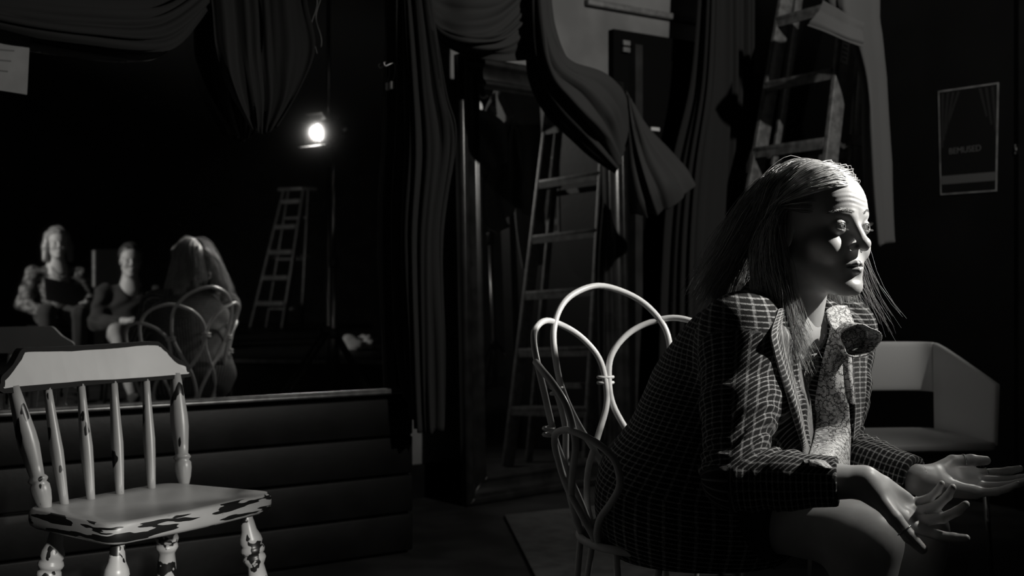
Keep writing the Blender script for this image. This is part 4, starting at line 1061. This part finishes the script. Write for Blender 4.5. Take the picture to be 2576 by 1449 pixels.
# ---- hair
rs = np.random.RandomState(12)
CR, RRad = np.array((0, -.012, .035)), np.array((.0755, .0965, .0865))
def strand(side, phi, aend, length, back, outw, lift, curl, n=16, a0=0.):
    pts = []; na = 8
    for k in range(na):
        al = math.radians(a0+(aend-a0)*k/(na-1)); fr_ = k/(na-1)
        ph = phi+(20 if phi < 90 else 0)*fr_**1.5*back
        c, s = math.cos(math.radians(ph)), math.sin(math.radians(ph))
        q = np.array((side*math.sin(al), math.cos(al)*c, math.cos(al)*s))
        p = CR+RRad*q*(1+lift*min(1., .12+(al-math.radians(a0))/.5)*(.55+.45*math.sin(al)))
        p[1] -= .032*back*fr_**1.6; pts.append(p)
    d = nrm(pts[-1]-pts[-2]); m = n-na; st = length/m
    tgt = nrm(np.array((side*outw, -back*.0, -1.)))
    return pts, d, tgt, m, st
def gen(count, side, phis, aends, zend, backw, hang, outw, seed, clump=26, rad=.0006, lift=(.02, .09), a0=None, pmin=22):
    r = np.random.RandomState(seed); cl_ = []
    S = []
    cc_ = [(r.uniform(*phis), r.uniform(*aends), r.uniform(*zend), r.uniform(*outw), r.uniform(-1, 1), r.uniform(*lift)) for _ in range(clump)]
    for _ in range(count):
        ph, ae, ze, ow, cu, lf_ = cc_[r.randint(clump)]
        ph += r.normal(0, 5); ae += r.normal(0, 5); ze += r.normal(0, .012); ow += r.normal(0, .03); lf_ = max(.0, lf_+r.normal(0, .022)+(abs(r.normal(0, .10)) if r.rand() < .05 else 0))
        pts, d, tgt, m, st = strand(side, np.clip(ph, pmin, 178), ae, .1, backw, ow, lf_, cu, a0=0. if a0 is None else r.uniform(*a0))
        L_ = max(.02, pts[-1][2]-ze); st = L_/m*1.08; p = pts[-1]
        tg = nrm(np.array((side*ow, -hang, -1.)))
        for k in range(m):
            wv = .10*math.sin(k*1.1+cu*9)
            d = nrm(d*.55+tg*.45+r.normal(0, .05, 3)*[1, 1, .2]+np.array((wv*.6, wv, 0))); p = p+d*st
            q = (p-np.array((0, -.03, -.12)))*[1, 1, 0]; rr_ = np.linalg.norm(q)
            if p[2] < -.03 and rr_ < .062: p = p+q/max(rr_, .01)*(.062-rr_)
            pts.append(p)
        S.append(pts)
    return np.array(S)
SS = [gen(1900, -1, (24, 75), (62, 92), (-.225, -.17), .45, -.16, (.02, .10), 1, 40),      # near side, front locks
      gen(1300, -1, (70, 135), (50, 80), (-.16, -.08), 1., .62, (.05, .25), 2, 30),       # near side, swept to the back
      gen(1100, 1, (24, 75), (60, 88), (-.20, -.14), .8, -.04, (.05, .22), 3, 28),         # far side
      gen(900, -1, (24, 42), (78, 97), (-.235, -.17), .10, -.45, (.02, .10), 21, 26, lift=(.07, .14)),
      gen(800, -1, (-12, 26), (84, 100), (-.225, -.16), .25, -.30, (.02, .08), 31, 26, lift=(.03, .10), a0=(44, 68), pmin=-25),
      gen(500, 1, (-12, 26), (84, 100), (-.205, -.13), .30, .02, (.02, .12), 32, 20, lift=(.03, .10), a0=(44, 68), pmin=-25),
      gen(700, 1, (75, 140), (50, 80), (-.18, -.10), 1., .5, (.05, .2), 4, 20),
      gen(900, -1, (110, 176), (5, 60), (-.15, -.08), .6, .66, (.0, .15), 5, 26),
      gen(700, 1, (110, 176), (5, 60), (-.15, -.08), .6, .66, (.0, .15), 6, 22),
      gen(60, 1, (26, 60), (60, 90), (-.22, -.13), .6, -.25, (.25, .55), 7, 20), gen(50, -1, (30, 120), (40, 85), (-.2, -.02), 1., .5, (.3, .6), 8, 20)]
def strand_mesh(S, r0, r1):
    n, m = S.shape[:2]; S = S.copy()
    t = np.gradient(S, axis=1); t /= np.linalg.norm(t, axis=2, keepdims=True)+1e-9
    a = np.cross(t, np.array((.31, .52, .79))); a /= np.linalg.norm(a, axis=2, keepdims=True)+1e-9; b = np.cross(t, a)
    rad = np.linspace(r0, r1, m)[None, :, None]*np.ones((n, 1, 1))
    rings = np.stack([S+rad*(a*math.cos(q)+b*math.sin(q)) for q in (0, 2.094, 4.189)], 2)
    V_ = rings.reshape(-1, 3); base = (np.arange(n)[:, None]*m+np.arange(m-1)[None])*3
    F_ = [np.stack([base+k, base+(k+1) % 3, base+3+(k+1) % 3, base+3+k], -1).reshape(-1, 4) for k in range(3)]
    return V_, np.vstack(F_)
hv, hf, off, tones = [], [], 0, []
for i, S in enumerate(SS):
    v, f = strand_mesh(S, .00085 if i < 9 else .0004, .0003 if i < 9 else .00015); hv.append(v); hf.append(f+off); off += len(v); tones.append(np.repeat(rs.uniform(0, 1, len(S))**1.3, S.shape[1]*3))
def cap(p):
    d = ell(p, CR+[0, -.004, .001], RRad*1.012); 
    q = p.copy(); 
    cut = np.maximum(.072-.9*np.maximum(0, .062-p[:, 1])-p[:, 2], -(p[:, 1]+.01))*-1
    d = smax(d, (p[:, 1]-.030)*.8-(p[:, 2]-.050)*1.25, .01); d = smin(d, ell(p, (0, -.055, -.04), (.058, .042, .085)), .03); return d
vk, fk = sdf_mesh(cap, (-.1, -.13, -.16), (.1, .12, .14), .004)
hv.append(vk); hf.append(fk+off); tones.append(np.full(len(vk), .05))
hair = mk('hair', h2w(np.vstack(hv)), np.vstack(hf), M_hair, woman, True); hair['kind'] = 'stuff'
ta = hair.data.attributes.new('tone', 'FLOAT', 'POINT'); ta.data.foreach_set('value', np.concatenate(tones).astype(np.float32))

# ================================================================== the two listeners, seen in the wall mirror
def sitter(pxv, Yv, headtop, seatz, label, kind):
    base = vreal(pxv, Yv, 0); F = HC*[1, 1, 0]-base; F = nrm(F); Lf = np.array((-F[1], F[0], 0))
    root = thing('person', base, label, 'person')
    w = lambda q: base+np.asarray(q, float).reshape(-1, 3)[:, :1]*Lf+np.asarray(q, float).reshape(-1, 3)[:, 1:2]*F+np.asarray(q, float).reshape(-1, 3)[:, 2:3]*Z
    man = kind == 'man'; sc = 1.05 if man else 1.; hz = headtop-.122*sc; sx = .19 if man else .165
    hc = np.array((0, .05, hz)); sh = hz-.21; pz = seatz+.09
    kn = [(-.11, .42, pz+.01), (.12, .40, pz+.03)]; an = [(-.12, .44, .08), (.02, .58, .12)] if man else [(-.10, .40, seatz-.40 if seatz > .5 else .08), (.12, .42, seatz-.38 if seatz > .5 else .08)]
    elb = [(-.25, .06, sh-.27), (.25, .06, sh-.27)]; wr = [(-.07, .27, pz+.10), (.07, .27, pz+.10)] if man else [(-.20, .23, sh-.26), (.14, .27, sh-.33)]
    def skin(p):
        d = head_sdf(((p-hc)/sc).astype(np.float32))*sc
        for e, q in zip(elb, wr):
            d = np.minimum(d, cone(p, e, q, .04, .028)); q = np.array(q); t = nrm(q-np.array(e))
            m_ = -1 if q[0] > 0 else 1
            d = smin(d, cone(p, q, q+t*.07+[m_*.01, 0, 0], .028, .024), .015)
            for j in range(4): d = smin(d, cone(p, q+t*.07+[(j-1.5)*.014, 0, 0], q+t*.12+[(j-1.5)*.015+m_*.02, 0, -.015], .010, .008), .006)
            d = smin(d, cone(p, q+t*.03, q+t*.06+[m_*.035, 0, .02], .012, .009), .008)
        return smin(d, cone(p, (0, .02, sh-.02), (0, .03, hz-.1), .10, .05), .04)
    v, f = sdf_mesh(skin, (-.36, -.2, .3), (.36, .5, headtop+.05), .007); mk('body', w(v), f, M_skin2, root, True)
    def top(p):
        d = ell(p, (0, 0, pz+.05), (.16, .13, .16)); d = smin(d, ell(p, (0, .01, sh-.16), (sx, .125, .22)), .06)
        for s, e, q in ((-1, elb[0], wr[0]), (1, elb[1], wr[1])):
            a = np.array((s*sx, .02, sh-.04)); d = smin(d, cone(p, a, e, .072, .06), .04); q = np.array(q); e = np.array(e); d = smin(d, cone(p, e, e+(q-e)*.85, .058, .045), .03)
        d = d+.005*np.sin(p[:, 0]*40+3*np.sin(p[:, 2]*25))
        return smax(d, -cone(p, (0, .07, sh-(.05 if man else .10)), (0, .09, hz-.02), .055 if man else .07, .07), .01)
    v, f = sdf_mesh(top, (-.42, -.25, pz-.13), (.42, .45, sh+.12), .009)
    mk('jacket', w(v), f, M_jkt if man else M_floralj, root, True)
    if not man:
        def vest(p): return np.maximum(ell(p, (0, .035, sh-.17), (.115, .13, .19)), p[:, 2]-(sh-.055))
        v, f = sdf_mesh(vest, (-.2, -.15, pz), (.2, .25, sh+.05), .009); mk('top', w(v), f, M_grcloth, root, True)
        v, f = tube(w(catmull([(-.05, .10, sh+.02), (-.03, .155, sh-.06), (0, .175, sh-.11), (.03, .155, sh-.06), (.05, .10, sh+.02)], 5)), .003, 6); nk = mk('necklace', v, f, M_black, root, True)
    def leg(p):
        d = ell(p, (0, 0, pz), (.165, .14, .10))
        for s, k_, a_ in ((-1, kn[0], an[0]), (1, kn[1], an[1])):
            d = smin(d, cone(p, (s*.09, .02, pz), k_, .085, .062), .03); d = smin(d, cone(p, k_, a_, .062, .045), .02)
        return d+.003*np.sin(p[:, 1]*55+2*np.sin(p[:, 0]*40))
    v, f = sdf_mesh(leg, (-.35, -.25, 0), (.35, .75, pz+.18), .009); mk('trousers', w(v), f, M_grcloth if man else M_dkcloth, root, True)
    for a_ in an:
        a_ = np.array(a_); fn = lambda p: smin(ell(p, a_+[0, .07, -.035], (.045, .12, .035)), ell(p, a_+[0, -.01, -.02], (.04, .05, .05)), .03)
        v, f = sdf_mesh(fn, a_-[.12, .15, .14], a_+[.12, .25, .1], .01); mk('shoe', w(v), f, M_dkcloth, root, True)
    def hr(p):
        q = ((p-hc)/sc).astype(np.float32); d = ell(q, (0, -.014, .046), (.084, .104, .090))+.002*np.sin(q[:, 0]*150+q[:, 1]*90)
        d = smax(d, (q[:, 1]-.030)-(q[:, 2]-.045)*1.4, .01)
        if not man:
            for s in (-1, 1): d = smin(d, chain(q, [(s*.06, -.01, .06), (s*.085, -.005, -.03), (s*.095, .01, -.13)], [.035, .03, .022], .02), .02)
            d = smin(d, ell(q, (0, .055, .085), (.05, .035, .022)), .02)+.003*np.sin(q[:, 0]*120+q[:, 1]*60)
        return d*sc
    v, f = sdf_mesh(hr, hc-[.16, .16, .2], hc+[.16, .16, .16], .006); mk('hair', w(v), f, M_hair2 if man else M_hair, root, True)
    return root, base, w, wr, pz
M_floralj = M('patterned jacket cloth', .10, .85, var=.95, vs=28)
man, mb, mw, mwr, mpz = sitter(328, 8.6, 1.22, .44, 'man in dark jacket and pale trousers sitting, seen in wall mirror', 'man')
wom2, wb, ww_, wwr, wpz = sitter(142, 8.9, 1.36, .58, 'woman in patterned jacket holding tablet, leftmost in wall mirror', 'woman')
tb = ww_((-.02, .30, wpz+.17))[0]; tf = nrm(ww_((0, 1, 0))[0]-wb); ts = np.cross(Z, tf)
v, f = box(tb, nrm(ts+Z*.25)*.15, nrm(-tf*.5+Z)*.10, nrm(np.cross(ts, -tf*.5+Z))*.004); bevel(tagset(mk('tablet', v, f, M_dark), 'dark tablet held on lap by woman in patterned jacket', 'tablet'), .004)
def stool(base, w, h, name, label, back=False):
    root = thing(name, base, label, 'chair' if back else 'stool')
    v, f = box(base+Z*(h-.02), w((1, 0, 0))[0]-w((0, 0, 0))[0], w((0, 1, 0))[0]-w((0, 0, 0))[0], Z); 
    ex, ey = w((1, 0, 0))[0]-base, w((0, 1, 0))[0]-base
    v, f = box(base+Z*(h-.022), ex*.2, ey*.2, Z*.02); bevel(mk('seat', v, f, M_black, root), .01)
    for a in (-1, 1):
        for b in (-1, 1):
            v, f = tube([base+ex*.17*a+ey*.17*b+Z*(h-.04), base+ex*.2*a+ey*.2*b], .014, 10); mk('leg', v, f, M_black, root, True)
    if back:
        v, f = box(base-ey*.19+Z*(h+.30), ex*.2, ey*.012, Z*.14); bevel(mk('backrest', v, f, M_black, root), .01)
        for a in (-1, 1):
            v, f = tube([base-ey*.18+ex*.17*a+Z*(h-.03), base-ey*.19+ex*.17*a+Z*(h+.4)], .012, 8); mk('back_post', v, f, M_black, root, True)
    else:
        for a in (-1, 1):
            v, f = tube([base+ex*.19*a-ey*.19+Z*.22, base+ex*.19*a+ey*.19+Z*.22], .009, 8); mk('footrest', v, f, M_black, root, True)
stool(mb, mw, .44, 'side_chair', 'black chair under the man in dark jacket', True)
stool(wb, ww_, .58, 'stool', 'black stool under the woman in patterned jacket')
# pale-edged door panel standing behind the man in the mirror
a = vreal(238, 10.4, 0); b = vreal(330, 10.4, 0); dn = nrm(b-a); nrmv = np.cross(Z, dn)
fl2 = thing('scenery_flat', (a+b)/2, 'black upright panel with pale edge strip behind man in mirror', 'panel')
v, f = box((a+b)/2+Z*.62, dn*np.linalg.norm(b-a)/2, nrmv*.015, Z*.62); mk('board', v, f, M_void, fl2)
v, f = box(a+Z*1.06, dn*.012, nrmv*.024, Z*.17); mk('edge_strip', v, f, M_trim, fl2)
